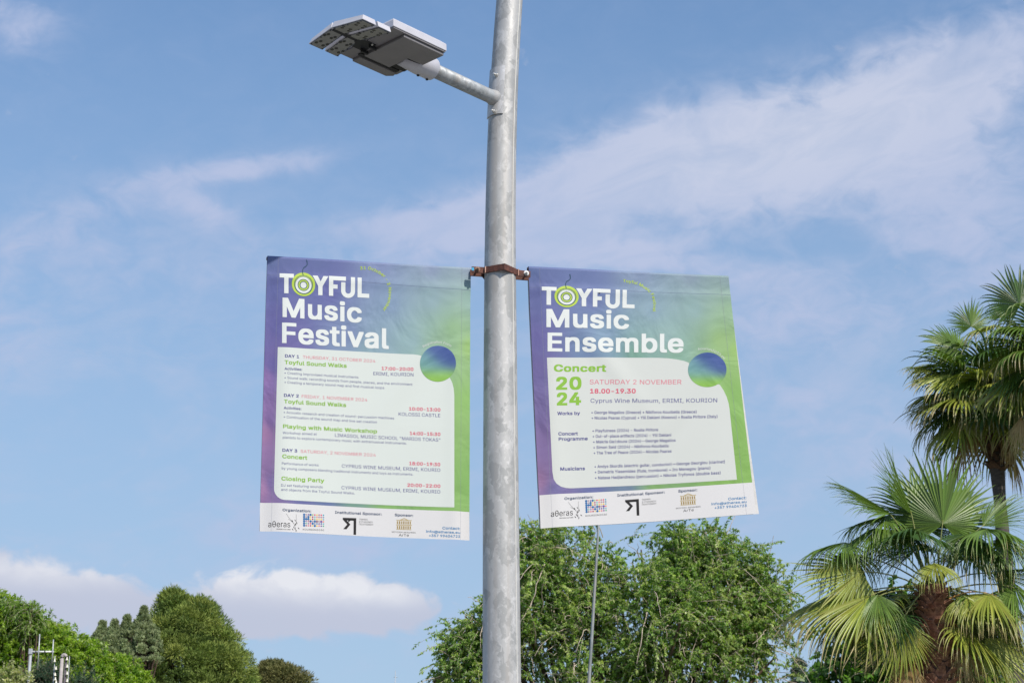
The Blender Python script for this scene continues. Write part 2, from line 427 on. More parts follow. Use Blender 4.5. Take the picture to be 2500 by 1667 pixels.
hz_out = [(0, TR), (HL, TR), (HL, TL), (.035, TL), (.0, TL - .03)]
prism(m, hz_out, HB + .006, .012, .022, HT + .006)
head = m.build('lamp_head', M_LAMP, lamp_post, .002)
def sub(mb, name, mt, bevel=0): return mb.build(name, mt, head, bevel)
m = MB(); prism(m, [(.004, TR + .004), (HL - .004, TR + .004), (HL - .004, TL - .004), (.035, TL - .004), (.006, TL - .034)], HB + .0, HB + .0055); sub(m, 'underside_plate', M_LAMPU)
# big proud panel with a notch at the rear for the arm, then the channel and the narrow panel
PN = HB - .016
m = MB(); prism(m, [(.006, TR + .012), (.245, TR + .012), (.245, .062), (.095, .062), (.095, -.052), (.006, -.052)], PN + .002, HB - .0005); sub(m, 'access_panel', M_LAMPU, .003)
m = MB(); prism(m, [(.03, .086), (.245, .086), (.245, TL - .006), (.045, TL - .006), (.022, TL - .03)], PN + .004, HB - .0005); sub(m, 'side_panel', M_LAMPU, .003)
m = MB(); prism(m, [(.03, .065), (.26, .065), (.26, .083), (.03, .083)], HB - .006, HB - .0007); sub(m, 'channel_strip', M_DARK)  # black strip along the floor of the channel
m = MB(); prism(m, [(.008, -.05), (.094, -.05), (.094, .06), (.008, .06)], HB - .004, HB - .0007); sub(m, 'notch_sheet', M_DARK)  # black sheet across the notch behind the collar
m = MB(); prism(m, [(.262, -.03), (.35, -.03), (.35, .05), (.262, .05)], HB - .003, HB + .0043); prism(m, [(.25, -.02), (.29, -.02), (.29, -.012), (.25, -.012)], HB - .02, HB - .004); prism(m, [(.25, .03), (.29, .03), (.29, .038), (.25, .038)], HB - .02, HB - .004); sub(m, 'latch', M_DARK, .001)
m = MB(); cO = L(.29, -.03, HB - .012); m.tube([cO, cO + T * -.008], [.004, .004], 8); sub(m, 'latch_pin', M_BOLT)
# collar round the arm
m = MB(); m.tube([L(-.108, 0, 0), L(-.104, 0, 0), L(-.02, 0, 0), L(.09, 0, .002)], [.046, .05, .05, .044], 32); sub(m, 'collar', M_LAMP)
m = MB(); m.tube([L(-.112, 0, 0), L(-.107, 0, 0)], [.0400, .0400], 32); sub(m, 'collar_gasket', M_DARK)
for aa in (-.085, -.03):
    c = L(aa, .012, -.046); m = MB(); m.tube([c + N * .004, c - N * .008], [.006, .006], 8); sub(m, 'set_screw', M_DARK)
# two rows of gabled LED modules
PH = rad(9.5)
lens_me = None; screw_me = None
for r, (a0_, a1_) in enumerate(((.330, .402), (.416, .494))):
    for sgn, te in ((-1, TR), (1, TL)):
        wd = abs(te); tv = T * sgn * math.cos(PH) - N * math.sin(PH); nv = N * math.cos(PH) + T * sgn * math.sin(PH)
        R0 = L(0, 0, HB + .006)
        def Wp(a, w, n): return R0 + A * a + tv * w + nv * n
        m = MB(); fl = [(a0_, 0), (a1_, 0), (a1_, wd), (a0_, wd)]
        cut = .012 if r else 0
        p = [Wp(a0_, 0, -.002), Wp(a1_, 0, -.002), Wp(a1_, wd, -.002), Wp(a0_, wd, -.002), Wp(a0_, 0, .03), Wp(a1_ - cut, 0, .03), Wp(a1_ - cut, wd - .012, .024), Wp(a0_, wd - .012, .024)]
        if sgn > 0: p = [p[i] for i in (3, 2, 1, 0, 7, 6, 5, 4)]
        m.hexa(p); sub(m, 'module_cover', M_LAMP, .0015)
        m = MB(); m.box(Wp((a0_ + a1_) / 2, wd / 2 + .001, -.002), (A, tv, nv), ((a1_ - a0_) / 2 - .005, wd / 2 - .006, .003)); sub(m, 'module_rim', M_FIN)
        m = MB(); m.box(Wp((a0_ + a1_) / 2 + .003, wd / 2 + .001, -.0052), (A, tv, nv), ((a1_ - a0_) / 2 - .0075, wd / 2 - .009, .0010)); sub(m, 'led_plate', M_LED, .0008)
        am = (a0_ + a1_) / 2 + .003
        cl = [(.26, -.22), (.26, .2), (.36, -.12), (.36, .3), (.66, -.3), (.66, .12), (.78, -.2), (.78, .22)]
        for (fw, fa) in cl:
            c = Wp(am + fa * .09, wd * fw, -.0061)
            m = MB(); rr = .0078; m.tube([c, c - nv * .0012, c - nv * .002], [rr, rr * .92, rr * .5], 14)
            sub(m, 'lens', M_LENS)
        for (fw, fa) in ((.09, -.36), (.09, .33), (.5, -.36), (.5, .33), (.92, -.36), (.92, .33)):
            c = Wp(am + fa * .09, wd * fw, -.0061)
            m = MB(); m.tube([c, c - nv * .0015], [.0032, .0032], 8); sub(m, 'screw', M_DARK)
m = MB(); prism(m, [(.31, -.011), (.480, -.011), (.480, .011), (.31, .011)], HB - .001, HB + .012)
sub(m, 'module_spine', M_DARK)

# ------------------------------------------------------------------ rusty clamp round the post
zc = at(1221, 668, PY)[2]; pc = pole_at_z(zc); rp = pole_r(zc)
ROD = np.array([math.cos(rad(12)), math.sin(rad(12)), -.012]); ROD /= np.linalg.norm(ROD)
FR = np.array([ROD[1], -ROD[0], 0]); FR /= np.linalg.norm(FR); UP = np.cross(FR, -ROD); UP = UP if UP[2] > 0 else -UP
clamp = thing('pole_clamp', pc, 'rusty brown two-piece steel clamp bolted round the post between the two banners', 'clamp')
def Q(x, f, u): return pc + ROD * x + FR * f + UP * u
def band(pts, h0, h1, th, mt, name, drop=0):
    """flat bar bent along pts (x, f) in plan, between heights"""
    m = MB(); vs = []; n = len(pts)
    for i, (x, f) in enumerate(pts):
        a = np.array(pts[min(i + 1, n - 1)]) - np.array(pts[max(i - 1, 0)]); a = a / np.linalg.norm(a); nn = np.array([a[1], -a[0]])
        if nn[1] < 0 and False: nn = -nn
        for s_, h in ((-1, h0), (1, h0), (1, h1), (-1, h1)):
            vs.append(Q(x + nn[0] * th / 2 * s_, f + nn[1] * th / 2 * s_, h))
    fs = [(0, 1, 2, 3), tuple(4 * (n - 1) + k for k in (3, 2, 1, 0))]
    for i in range(n - 1):
        for k in range(4): fs.append((4 * i + k, 4 * i + 4 + k, 4 * i + 4 + (k + 1) % 4, 4 * i + (k + 1) % 4))
    m.add(vs, fs); return m.build(name, mt, clamp, .0012)
WN, WP = -.132, .132
band([(WN, .022), (-rp - .009, .024), (-rp + .002, .036), (0, rp + .026), (rp - .004, .036), (rp + .014, .024), (WP, .020)], -.0145, .0145, .007, M_RUST, 'front_band')
band([(WN, -.014), (-rp - .006, -.014), (-.045, -rp - .006), (0, -rp - .014), (.045, -rp - .006), (rp + .006, -.014), (WP, -.014)], -.017, .012, .007, M_RUST, 'rear_band')
for x in (-rp - .004, rp + .005):
    m = MB(); m.box(Q(x, .0335, 0), (ROD, FR, UP), (.0022, .0062, .0150)); m.build('edge_weld', M_RUST2, clamp, .001)
for x in (-.106, .113):
    c = Q(x, .025, .003); m = MB(); m.tube([c, c + FR * .003], [.0115, .0115], 20); m.tube([c + FR * .003, c + FR * .011], [.0088, .0088], 6); m.tube([c + FR * .011, c + FR * .02], [.005, .0045], 10)
    m.tube([c - FR * .003, c - FR * .055], [.0045, .0045], 8); m.build('bolt', M_BOLT if x > 0 else mat('rusty_bolt', (.22, .13, .09), .6, .5), clamp)
m = MB(); m.box(Q(WN + .005, .0263, .002), (ROD, FR, UP), (.005, .0006, .007)); m.build('paint_fleck', M_BLUE, clamp)

# ------------------------------------------------------------------ banners
FONT = None
for fn in ('Inter.woff2',):
    try:
        FONT = bpy.data.fonts.load(os.path.join(bpy.utils.system_resource('DATAFILES'), 'fonts', fn))
    except Exception: FONT = None

from mathutils.geometry import delaunay_2d_cdt
def contours(s, spacing=1.0):
    """closed outlines of a line of text"""
    c = bpy.data.curves.new('t', 'FONT'); c.body = s; c.size = 1; c.space_character = spacing
    c.resolution_u = 3; c.fill_mode = 'NONE'
    if FONT: c.font = FONT
    o = bpy.data.objects.new('t', c); COL.objects.link(o); bpy.context.view_layer.update()
    me = bpy.data.meshes.new_from_object(o); n = len(me.vertices); v = np.zeros(n * 3); me.vertices.foreach_get('co', v); v = v.reshape(-1, 3)[:, :2]
    nb = {}
    for e in me.edges:
        a, b = e.vertices; nb.setdefault(a, []).append(b); nb.setdefault(b, []).append(a)
    bpy.data.objects.remove(o); bpy.data.curves.remove(c); bpy.data.meshes.remove(me)
    seen = set(); out = []
    for i in range(n):
        if i in seen or i not in nb: continue
        lp = [i]; seen.add(i); cur = i
        while True:
            nx = [j for j in nb[cur] if j not in seen]
            if not nx: break
            cur = min(nx, key=lambda j: abs(j - cur)) if cur != i else (i + 1 if i + 1 in nx else nx[0]); lp.append(cur); seen.add(cur)
        if len(lp) > 2: out.append(v[lp])
    return out
def tessellate(loops):
    """fill outlines by the non-zero rule, overlaps included"""
    V_ = []; E_ = []
    for lp in loops:
        k = len(V_); V_ += [Vector((float(x), float(y))) for x, y in lp]; E_ += [(k + i, k + (i + 1) % len(lp)) for i in range(len(lp))]
    ov, _, of, *_r = delaunay_2d_cdt(V_, E_, [], 0, 1e-6)
    ov = np.array([(p[0], p[1]) for p in ov]); tri = [tuple(f) for f in of]; cen = np.array([ov[list(f)].mean(0) for f in tri]); wn = np.zeros(len(tri), int)
    for lp in loops:
        m_ = np.where((cen[:, 1] > lp[:, 1].min()) & (cen[:, 1] < lp[:, 1].max()) & (cen[:, 0] > lp[:, 0].min()) & (cen[:, 0] < lp[:, 0].max()))[0]
        if not len(m_): continue
        p = lp; q = np.roll(lp, -1, 0); cx, cy = cen[m_, 0][:, None], cen[m_, 1][:, None]
        up = (p[None, :, 1] <= cy) & (q[None, :, 1] > cy); dn = (p[None, :, 1] > cy) & (q[None, :, 1] <= cy)
        left = (q[None, :, 0] - p[None, :, 0]) * (cy - p[None, :, 1]) - (cx - p[None, :, 0]) * (q[None, :, 1] - p[None, :, 1])
        wn[m_] += (up & (left > 0)).sum(1) - (dn & (left < 0)).sum(1)
    return ov, [f for f, w in zip(tri, wn) if w != 0]

CAP = float(max(lp[:, 1].max() for lp in contours('H')))
_tm = {}
def grid_cut(v, f, cell):
    out_v = []; out_f = []
    for fc in f:
        P = [list(v[i]) for i in fc]; xs = [p[0] for p in P]; ys = [p[1] for p in P]
        for i in range(int(math.floor(min(xs) / cell)), int(math.floor(max(xs) / cell)) + 1):
            c1 = clip(clip(P, 0, i * cell, False), 0, (i + 1) * cell, True)
            if len(c1) < 3: continue
            for j in range(int(math.floor(min(ys) / cell)), int(math.floor(max(ys) / cell)) + 1):
                c2 = clip(clip(c1, 1, j * cell, False), 1, (j + 1) * cell, True)
                if len(c2) < 3: continue
                ar = sum(c2[t - 1][0] * c2[t][1] - c2[t][0] * c2[t - 1][1] for t in range(len(c2)))
                if abs(ar) < 1e-9: continue
                out_f.append(tuple(range(len(out_v), len(out_v) + len(c2)))); out_v += c2
    return np.array(out_v), out_f
def bold_mesh(s, w, cut=0):
    """glyphs thickened by w (in cap heights) with a square nib"""
    key = (s, w, cut)
    if key in _tm: return _tm[key]
    loops = [lp / CAP for lp in contours(s, 1.0 + max(0, w) * .9)]
    if not loops: _tm[key] = (np.zeros((0, 2)), [], [], [], 0, []); return _tm[key]
    if cut and w > 0:      # headline: one clean union of the nib's positions
        offs = [(0, 0)] + [(a * w / 2, b * w * .8 / 2) for a in range(-2, 3) for b in range(-2, 3) if max(abs(a), abs(b)) == 2]
        loops = [lp + np.array(o) for o in offs for lp in loops]
        v, f = tessellate(loops)
    else: v, f = tessellate(loops)
    if cut: v, f = grid_cut(v, f, cut)
    n = len(v); V_ = []; F_ = []; Z_ = []; I_ = []
    offs = [(0, 0)] if (w <= .01 or cut) else [(a * w, b * w * .8) for a in (-1, 0, 1) for b in (-1, 0, 1)]
    for k, (a, b) in enumerate(offs):
        V_.append(v + np.array([a, b])); F_ += [tuple(i + k * n for i in q) for q in f]; Z_ += [k * .00002] * n; I_ += list(range(n))
    _tm[key] = (np.concatenate(V_), F_, Z_, I_, n, f); return _tm[key]

def clip(poly, ax, lim, keep_less):
    out = []; n = len(poly)
    for i in range(n):
        p, q = poly[i], poly[(i + 1) % n]
        a = (p[ax] <= lim) if keep_less else (p[ax] >= lim); b = (q[ax] <= lim) if keep_less else (q[ax] >= lim)
        if a: out.append(p)
        if a != b:
            t = (lim - p[ax]) / (q[ax] - p[ax]); r = [p[0] + t * (q[0] - p[0]), p[1] + t * (q[1] - p[1])]; out.append(r)
    return out

class Banner:
    def __init__(s, corners, anchor, th, ph, name, label, wr):
        th, ph = rad(th), rad(ph)
        s.n = np.array([math.sin(th) * math.cos(ph), -math.cos(th) * math.cos(ph), math.sin(ph)])
        d = ray(*anchor[0]); s.P0 = CAM + d * (anchor[1] / d[1])
        s.c3 = [s.hit(*c) for c in corners]
        s.e1 = np.array([math.cos(th), math.sin(th), 0.0]); s.e2 = -np.cross(s.e1, s.n); s.e2 = s.e2 if s.e2[2] < 0 else -s.e2
        s.c2 = [s.to2(p) for p in s.c3]; s.wr = wr; s.seed = random.random() * 100
        s.root = thing(name, (s.c3[0] + s.c3[1]) / 2, label, 'banner')
    def hit(s, px, py):
        d = ray(px, py); return CAM + d * (((s.P0 - CAM) @ s.n) / (d @ s.n))
    def to2(s, P): q = P - s.P0; return np.array([q @ s.e1, q @ s.e2])
    def uv(s, p):       # inverse of the four-corner patch, for an array of points
        (a, b, c, d) = s.c2; p = np.atleast_2d(p); u = np.full(len(p), .5); v = np.full(len(p), .5)
        for _ in range(6):
            U1, V1 = u[:, None], v[:, None]
            f = a * (1 - U1) * (1 - V1) + b * U1 * (1 - V1) + c * U1 * V1 + d * (1 - U1) * V1 - p
            du = (b - a) * (1 - V1) + (c - d) * V1; dv = (d - a) * (1 - U1) + (c - b) * U1
            det = du[:, 0] * dv[:, 1] - du[:, 1] * dv[:, 0]
            u, v = u - (f[:, 0] * dv[:, 1] - f[:, 1] * dv[:, 0]) / det, v - (du[:, 0] * f[:, 1] - du[:, 1] * f[:, 0]) / det
        return u, v
    def patch(s, u, v):
        (a, b, c, d) = s.c2; return a * (1 - u) * (1 - v) + b * u * (1 - v) + c * u * v + d * (1 - u) * v
    def worlds(s, p, off=0.0, uv=None):
        p = np.atleast_2d(p); u, v = uv if uv is not None else s.uv(p)
        h = s.wr(u, v) + off
        return s.P0 + p[:, :1] * s.e1 + p[:, 1:] * s.e2 + h[:, None] * s.n
    def world(s, p2, off=0.0, uv=None):
        return s.worlds(p2, off, None if uv is None else (np.array([uv[0]]), np.array([uv[1]])))[0]
    def pxs(s, pts, off):
        pts = np.atleast_2d(pts); u = (pts[:, 0] - 1250) / FPX; v = (833.5 - pts[:, 1]) / FPX
        d = np.stack([u, math.cos(PITCH) - v * math.sin(PITCH), math.sin(PITCH) + v * math.cos(PITCH)], 1)
        P = CAM + d * (((s.P0 - CAM) @ s.n) / (d @ s.n))[:, None]; q = P - s.P0
        return s.worlds(np.stack([q @ s.e1, q @ s.e2], 1), off)
    def px(s, x, y, off): return s.pxs([(x, y)], off)[0]
    def flat(s, poly, off, color, name, cell=.009, parent=None):
        """a printed shape given by photo pixels, cut into small cells so that it follows the folds"""
        q = np.array([s.to2(s.hit(*p)) for p in poly]); m = MB()
        x0, x1, y0, y1 = q[:, 0].min(), q[:, 0].max(), q[:, 1].min(), q[:, 1].max()
        nx, ny = max(1, int((x1 - x0) / cell)), max(1, int((y1 - y0) / cell)); allp = []; faces = []
        for i in range(nx):
            a, b = x0 + (x1 - x0) * i / nx, x0 + (x1 - x0) * (i + 1) / nx
            st_ = clip(clip([list(p) for p in q], 0, a, False), 0, b, True)
            if len(st_) < 3: continue
            for j in range(ny):
                c, d = y0 + (y1 - y0) * j / ny, y0 + (y1 - y0) * (j + 1) / ny
                r = clip(clip(st_, 1, c, False), 1, d, True)
                r2 = [p for k, p in enumerate(r) if abs(p[0] - r[k - 1][0]) + abs(p[1] - r[k - 1][1]) > 1e-7]
                if len(r2) < 3: continue
                k0 = len(allp); allp += r2; k = len(r2)
                area = sum(r2[t - 1][0] * r2[t][1] - r2[t][0] * r2[t - 1][1] for t in range(k))
                if abs(area) < 1e-10: continue
                # e1 to the right, e2 downwards: a positive area runs clockwise seen from the street
                faces.append(tuple(range(k0, k0 + k)) if area < 0 else tuple(range(k0 + k - 1, k0 - 1, -1)))
        m.add(s.worlds(np.array(allp), off), faces, True)
        return m.build(name, ink(color) if isinstance(color, tuple) else color, parent or s.root)

def edge_soft(u, w): return np.exp(-(u / w) ** 2)
mn, mx_ = np.minimum, np.maximum
def wr_left(u, v):
    z = .005 * np.sin(2.2 * np.pi * u + 1.2 * v) * (.4 + .6 * v) + .006 * np.sin(5.2 * u + 1.0) * mx_(0, v - .6) / .4
    z += .005 * edge_soft(u - .1, .06) * mn(1, v * 5) - .009 * edge_soft(u, .06) * mn(1, v * 6)
    z += .004 * edge_soft(u - .93, .045) * mn(1, v * 5) - .006 * edge_soft(u - 1, .045) * mn(1, v * 6)
    z += .006 * np.exp(-(((u - .62) + (v - .5) * .8) / .06) ** 2) * np.exp(-((v - .35) / .3) ** 2)
    z -= .003 * np.exp(-(((u - .42) + (v - .7) * .5) / .05) ** 2) * np.exp(-((v - .75) / .2) ** 2)
    z += .003 * np.exp(-((v - .075) / .02) ** 2)
    return z + .004 * mx_(0, .06 - v) / .06
def wr_right(u, v):
    z = .007 * np.sin(2 * np.pi * u + .5 + v) * (.4 + .6 * v) + .008 * np.sin(4.6 * u + 2.5) * mx_(0, v - .6) / .4
    z += .005 * edge_soft(u - .07, .06) * mn(1, v * 5) - .008 * edge_soft(u, .06) * mn(1, v * 6)
    z += .007 * np.exp(-(((u - .86) + (v - .3) * .25) / .045) ** 2) * np.exp(-((v - .25) / .14) ** 2)
    z += .004 * np.exp(-(((u - .3) - (v - .3) * .9) / .06) ** 2) * np.exp(-((v - .35) / .2) ** 2)
    z -= .004 * np.exp(-(((u - .62) + (v - .7) * .9) / .05) ** 2) * np.exp(-((v - .75) / .2) ** 2)
    z += .0025 * np.exp(-((v - .085) / .02) ** 2)
    return z + .004 * mx_(0, .06 - v) / .06

def build_sheet(b, pts, back_col, right_edge=0):
    """front sheet with its printed gradient, the rod sleeve along the top and the plain rear sheet"""
    U = np.linspace(0, 1, 121); V = np.linspace(0, 1, 161)
    P = np.array([(x, y) for x, y, _ in pts]); C_ = np.array([lin(*[q * .83 + g_ * .17 for q, g_ in zip(c, (168, 180, 196))]) for *_, c in pts])
    def grad(u, v):
        d = (P[:, 0] - u) ** 2 * 1.1 + (P[:, 1] - v) ** 2 * 1.3 + 1e-4; w = np.exp(-d / .022) + 1e-5 / d ** 2; return (C_ * w[:, None]).sum(0) / w.sum()
    vs = []; cs = []
    SL = [(-.0, .0)]
    # sleeve profile behind the top edge (distance back, rise)
    prof = [(.024, -.030), (.0245, -.012), (.020, .002), (.012, .007), (.005, .005)]
    rows = []
    wtop = [b.world(b.patch(u, 0), 0, (u, 0)) for u in U]
    g0 = [grad(u, 0) for u in U]
    for back, rise in prof:
        rows.append([(wtop[i] - b.n * back - b.e2 * rise, g0[i]) for i in range(len(U))])
    for v in V:
        bow = .0
        rows.append([(b.world(b.patch(u, v), 0, (u, v)) , grad(u, v)) for u in U])
    for r in rows:
        for p, c in r: vs.append(p); cs.append(np.minimum(c / 1.2, .85))
    n = len(U); q = [(r * n + i, (r + 1) * n + i, (r + 1) * n + i + 1, r * n + i + 1) for r in range(len(rows) - 1) for i in range(n - 1)]
    fs = fast_mesh('front_sheet', vs, q, M_CLOTH, b.root, np.array(cs), True)
    vs = []; V2 = np.linspace(0, 1, 30)
    for v in V2:
        for u in U:
            k = right_edge * (0.3 + .7 * v)
            vs.append(b.world(b.patch(u, v), 0, (u, v)) - b.n * (.024 - .006 * v + .006 * math.sin(5 * u) * v) + b.e1 * (k * u) - b.e2 * .003)
    q = [(r * n + i, r * n + i + 1, (r + 1) * n + i + 1, (r + 1) * n + i) for r in range(len(V2) - 1) for i in range(n - 1)]
    fast_mesh('rear_sheet', vs, q, M_BACK, b.root, None, True)
    m = MB(); a = b.world(b.patch(-.004, 0), 0, (0, 0)) - b.n * .012 - b.e2 * -.006; c = b.world(b.patch(1.0, 0), 0, (1, 0)) - b.n * .012 - b.e2 * -.006
    m.tube([a, c], [.0075, .0075], 10); m.build('rod', M_RUST, b.root)
    # stitched hems
    for seam in ('top', 'left', 'right'):
        m = MB(); vs = []; K_ = 60
        for i in range(K_ + 1):
            t = i / K_
            for w in (0, 1):
                if seam == 'top': u, v = t, (.078 if b.right else .067) + .016 * (t if not b.right else 0) + w * .0009
                elif seam == 'left': u, v = .052 + w * .0009, .0 + t
                else: u, v = .955 + w * .0009, t
                vs.append(b.world(b.patch(u, v), .0004, (u, v)))
        m.add(vs, [(2 * i, 2 * i + 1, 2 * i + 3, 2 * i + 2) for i in range(K_)]); m.build('hem_seam', M_HEM if seam == 'top' else M_HEM2, b.root)
    return fs
M_HEM = mat('hem_thread_dark', (.13, .16, .27), .8)
M_HEM2 = mat('hem_thread_pale', (.22, .24, .30), .8)

def label_line(b, conv, s, x0, y0, x1, y1, h, weight, color, parent, zoff=.0007, name='lettering', path=None, fit='both', capref=None):
    """one line of print, its baseline ends (or path) given in crop coordinates"""
    v, f, zz, src_i, n0, f0 = bold_mesh(s, weight, 0 if h < 40 or path is not None else (.12 if h < 120 else .11))
    if not n0: return
    lx0, lx1 = v[:, 0].min(), v[:, 0].max()
    cap = 1.0
    m = MB()
    if path is None:
        p0, p1 = np.array(conv(x0, y0)), np.array(conv(x1, y1)); sx_ = (p1 - p0) / (lx1 - lx0)
        cv = np.array(conv(x0, y0 - h)) - p0; tilt = np.array([0.0, 0.0])
        upv = np.array([0, -np.linalg.norm(cv)])
        w2 = [p0 + sx_ * (x - lx0) + upv * (y / cap) for x, y in v]
    else:
        P = np.array(path, float); k = len(P); tt = np.linspace(0, k - 1, 400)
        def cr(t):
            i = min(int(t), k - 2); q = t - i; a, b_, c, d = P[max(i - 1, 0)], P[i], P[i + 1], P[min(i + 2, k - 1)]
            return .5 * ((2 * b_) + (c - a) * q + (2 * a - 5 * b_ + 4 * c - d) * q * q + (3 * b_ - 3 * c + d - a) * q ** 3)
        pts = np.array([cr(t) for t in tt]); sl = np.r_[0, np.cumsum(np.linalg.norm(np.diff(pts, axis=0), axis=1))]; LN = sl[-1]
        # rigid letters: every island keeps the frame of its centre
        par = list(range(n0))
        def fd(i):
            while par[i] != i: par[i] = par[par[i]]; i = par[i]
            return i
        for fc in f0:
            for i in fc[1:]: par[fd(fc[0])] = fd(i)
        grp = {}
        for i in range(len(v)): grp.setdefault(fd(src_i[i]), []).append(i)
        w2 = [None] * len(v); kx = LN / (lx1 - lx0)
        for g_ in grp.values():
            cx = (v[g_, 0].min() + v[g_, 0].max()) / 2; d = (cx - lx0) * kx
            c = np.array([np.interp(d, sl, pts[:, 0]), np.interp(d, sl, pts[:, 1])]); c2 = np.array([np.interp(d + 3, sl, pts[:, 0]), np.interp(d + 3, sl, pts[:, 1])]); c1_ = np.array([np.interp(d - 3, sl, pts[:, 0]), np.interp(d - 3, sl, pts[:, 1])])
            t = (c2 - c1_); t = t / np.linalg.norm(t); nn = np.array([t[1], -t[0]])
            for i in g_:
                q = c + t * (v[i, 0] - cx) * kx + nn * v[i, 1] / cap * h; w2[i] = np.array(conv(*q))
    P3 = list(b.pxs(np.array(w2), zoff + np.array(zz)))
    m.add(P3, f); o = m.build(name, ink(color), parent)
    # face the street
    me = o.data
    if len(me.polygons):
        s_ = sum((np.array(p.normal) @ b.n) * p.area for p in me.polygons)
        if s_ < 0: me.flip_normals()
    return o

def crop(ox, oy, s): return lambda x, y: (ox + x / s, oy + y / s)
cA, cB, cE = crop(620, 600, 4.2), crop(620, 840, 3.136), crop(620, 1220, 4.356)
cC, cD, cF = crop(1270, 620, 3.92), crop(1270, 840, 3.267), crop(1310, 1180, 4.276)
WH = (232, 238, 235); LIME = (190, 218, 80); GRN = (140, 192, 62); PUR = (72, 70, 142); PNK = (222, 100, 124); PNKL = (226, 122, 142); NAV = (38, 66, 104); BLU = (74, 138, 188); BLK = (24, 24, 26); PANEL = (222, 230, 224); FOOT = (226, 226, 226); TEAL = (40, 82, 104)

def circ(cx, cy, rx, ry=None, n=48, a0=0, a1=360):
    ry = ry or rx; return [(cx + rx * math.cos(rad(a0 + (a1 - a0) * i / n)), cy + ry * math.sin(rad(a0 + (a1 - a0) * i / n))) for i in range(n)]
def thick_line(pts, w):
    P = [np.array(p, float) for p in pts]; Lh = []; Rh = []
    for i, p in enumerate(P):
        t = P[min(i + 1, len(P) - 1)] - P[max(i - 1, 0)]; t = t / (np.linalg.norm(t) + 1e-9); nn = np.array([-t[1], t[0]]) * w / 2
        Lh.append(tuple(p + nn)); Rh.append(tuple(p - nn))
    return Lh + Rh[::-1]

def logo_word(b, conv, x0, y0, k, ky, slope, parent):
    """the headline word: its letters are drawn, the O is a target of rings with a cord"""
    def f(x, y): X_ = x0 + (x - 262) * k; return conv(X_, y0 + (y - 287) * ky + slope * (X_ - x0))
    shapes = [
        [(262, 287), (408, 287), (408, 330), (353, 330), (353, 489), (309, 489), (309, 330), (262, 330)],
        [(600, 292), (652, 292), (682, 350), (712, 292), (762, 292), (702, 398), (702, 489), (658, 489), (658, 398)],
        [(768, 287), (942, 287), (942, 330), (812, 330), (812, 372), (857, 372), (857, 414), (812, 414), (812, 489), (768, 489)],
        [(893, 345), (937, 345), (937, 430)] + [(965 + 28 * math.cos(a), 430 + 28 * math.sin(a)) for a in np.linspace(math.pi, 0, 10)[1:-1]] + [(993, 430), (993, 287), (1036, 287), (1036, 430)] + [(964.5 + 71.5 * math.cos(a), 430 + 71.5 * math.sin(a)) for a in np.linspace(0, math.pi, 16)[1:-1]] + [(893, 430)],
        [(1062, 287), (1104, 287), (1104, 447), (1182, 447), (1182, 489), (1062, 489)]]
    for s_ in shapes: b.flat([f(*p) for p in s_], .0007, WH, 'lettering', .009, parent)
    ox, oy = 507, 388
    for i, (r, c) in enumerate(((120, LIME), (97, TEAL), (91, LIME), (88, TEAL), (83, WH), (60, TEAL), (53, LIME), (39, TEAL), (31, WH))):
        dy = 0 if i < 1 else (4 if i < 3 else 8)
        b.flat([f(*p) for p in circ(ox, oy + dy, r)], .0008 + i * .00006, c, 'target_ring', .009, parent)
    cord = [(538, 140), (545, 165), (545, 190), (530, 208), (508, 222), (499, 245), (498, 275), (505, 305)]
    dyc = [(x, y - 4) for x, y in cord]
    b.flat([f(*p) for p in thick_line([(x, y + .05 * 0) for x, y in dyc], 7)], .0015, TEAL, 'cord', .009, parent)

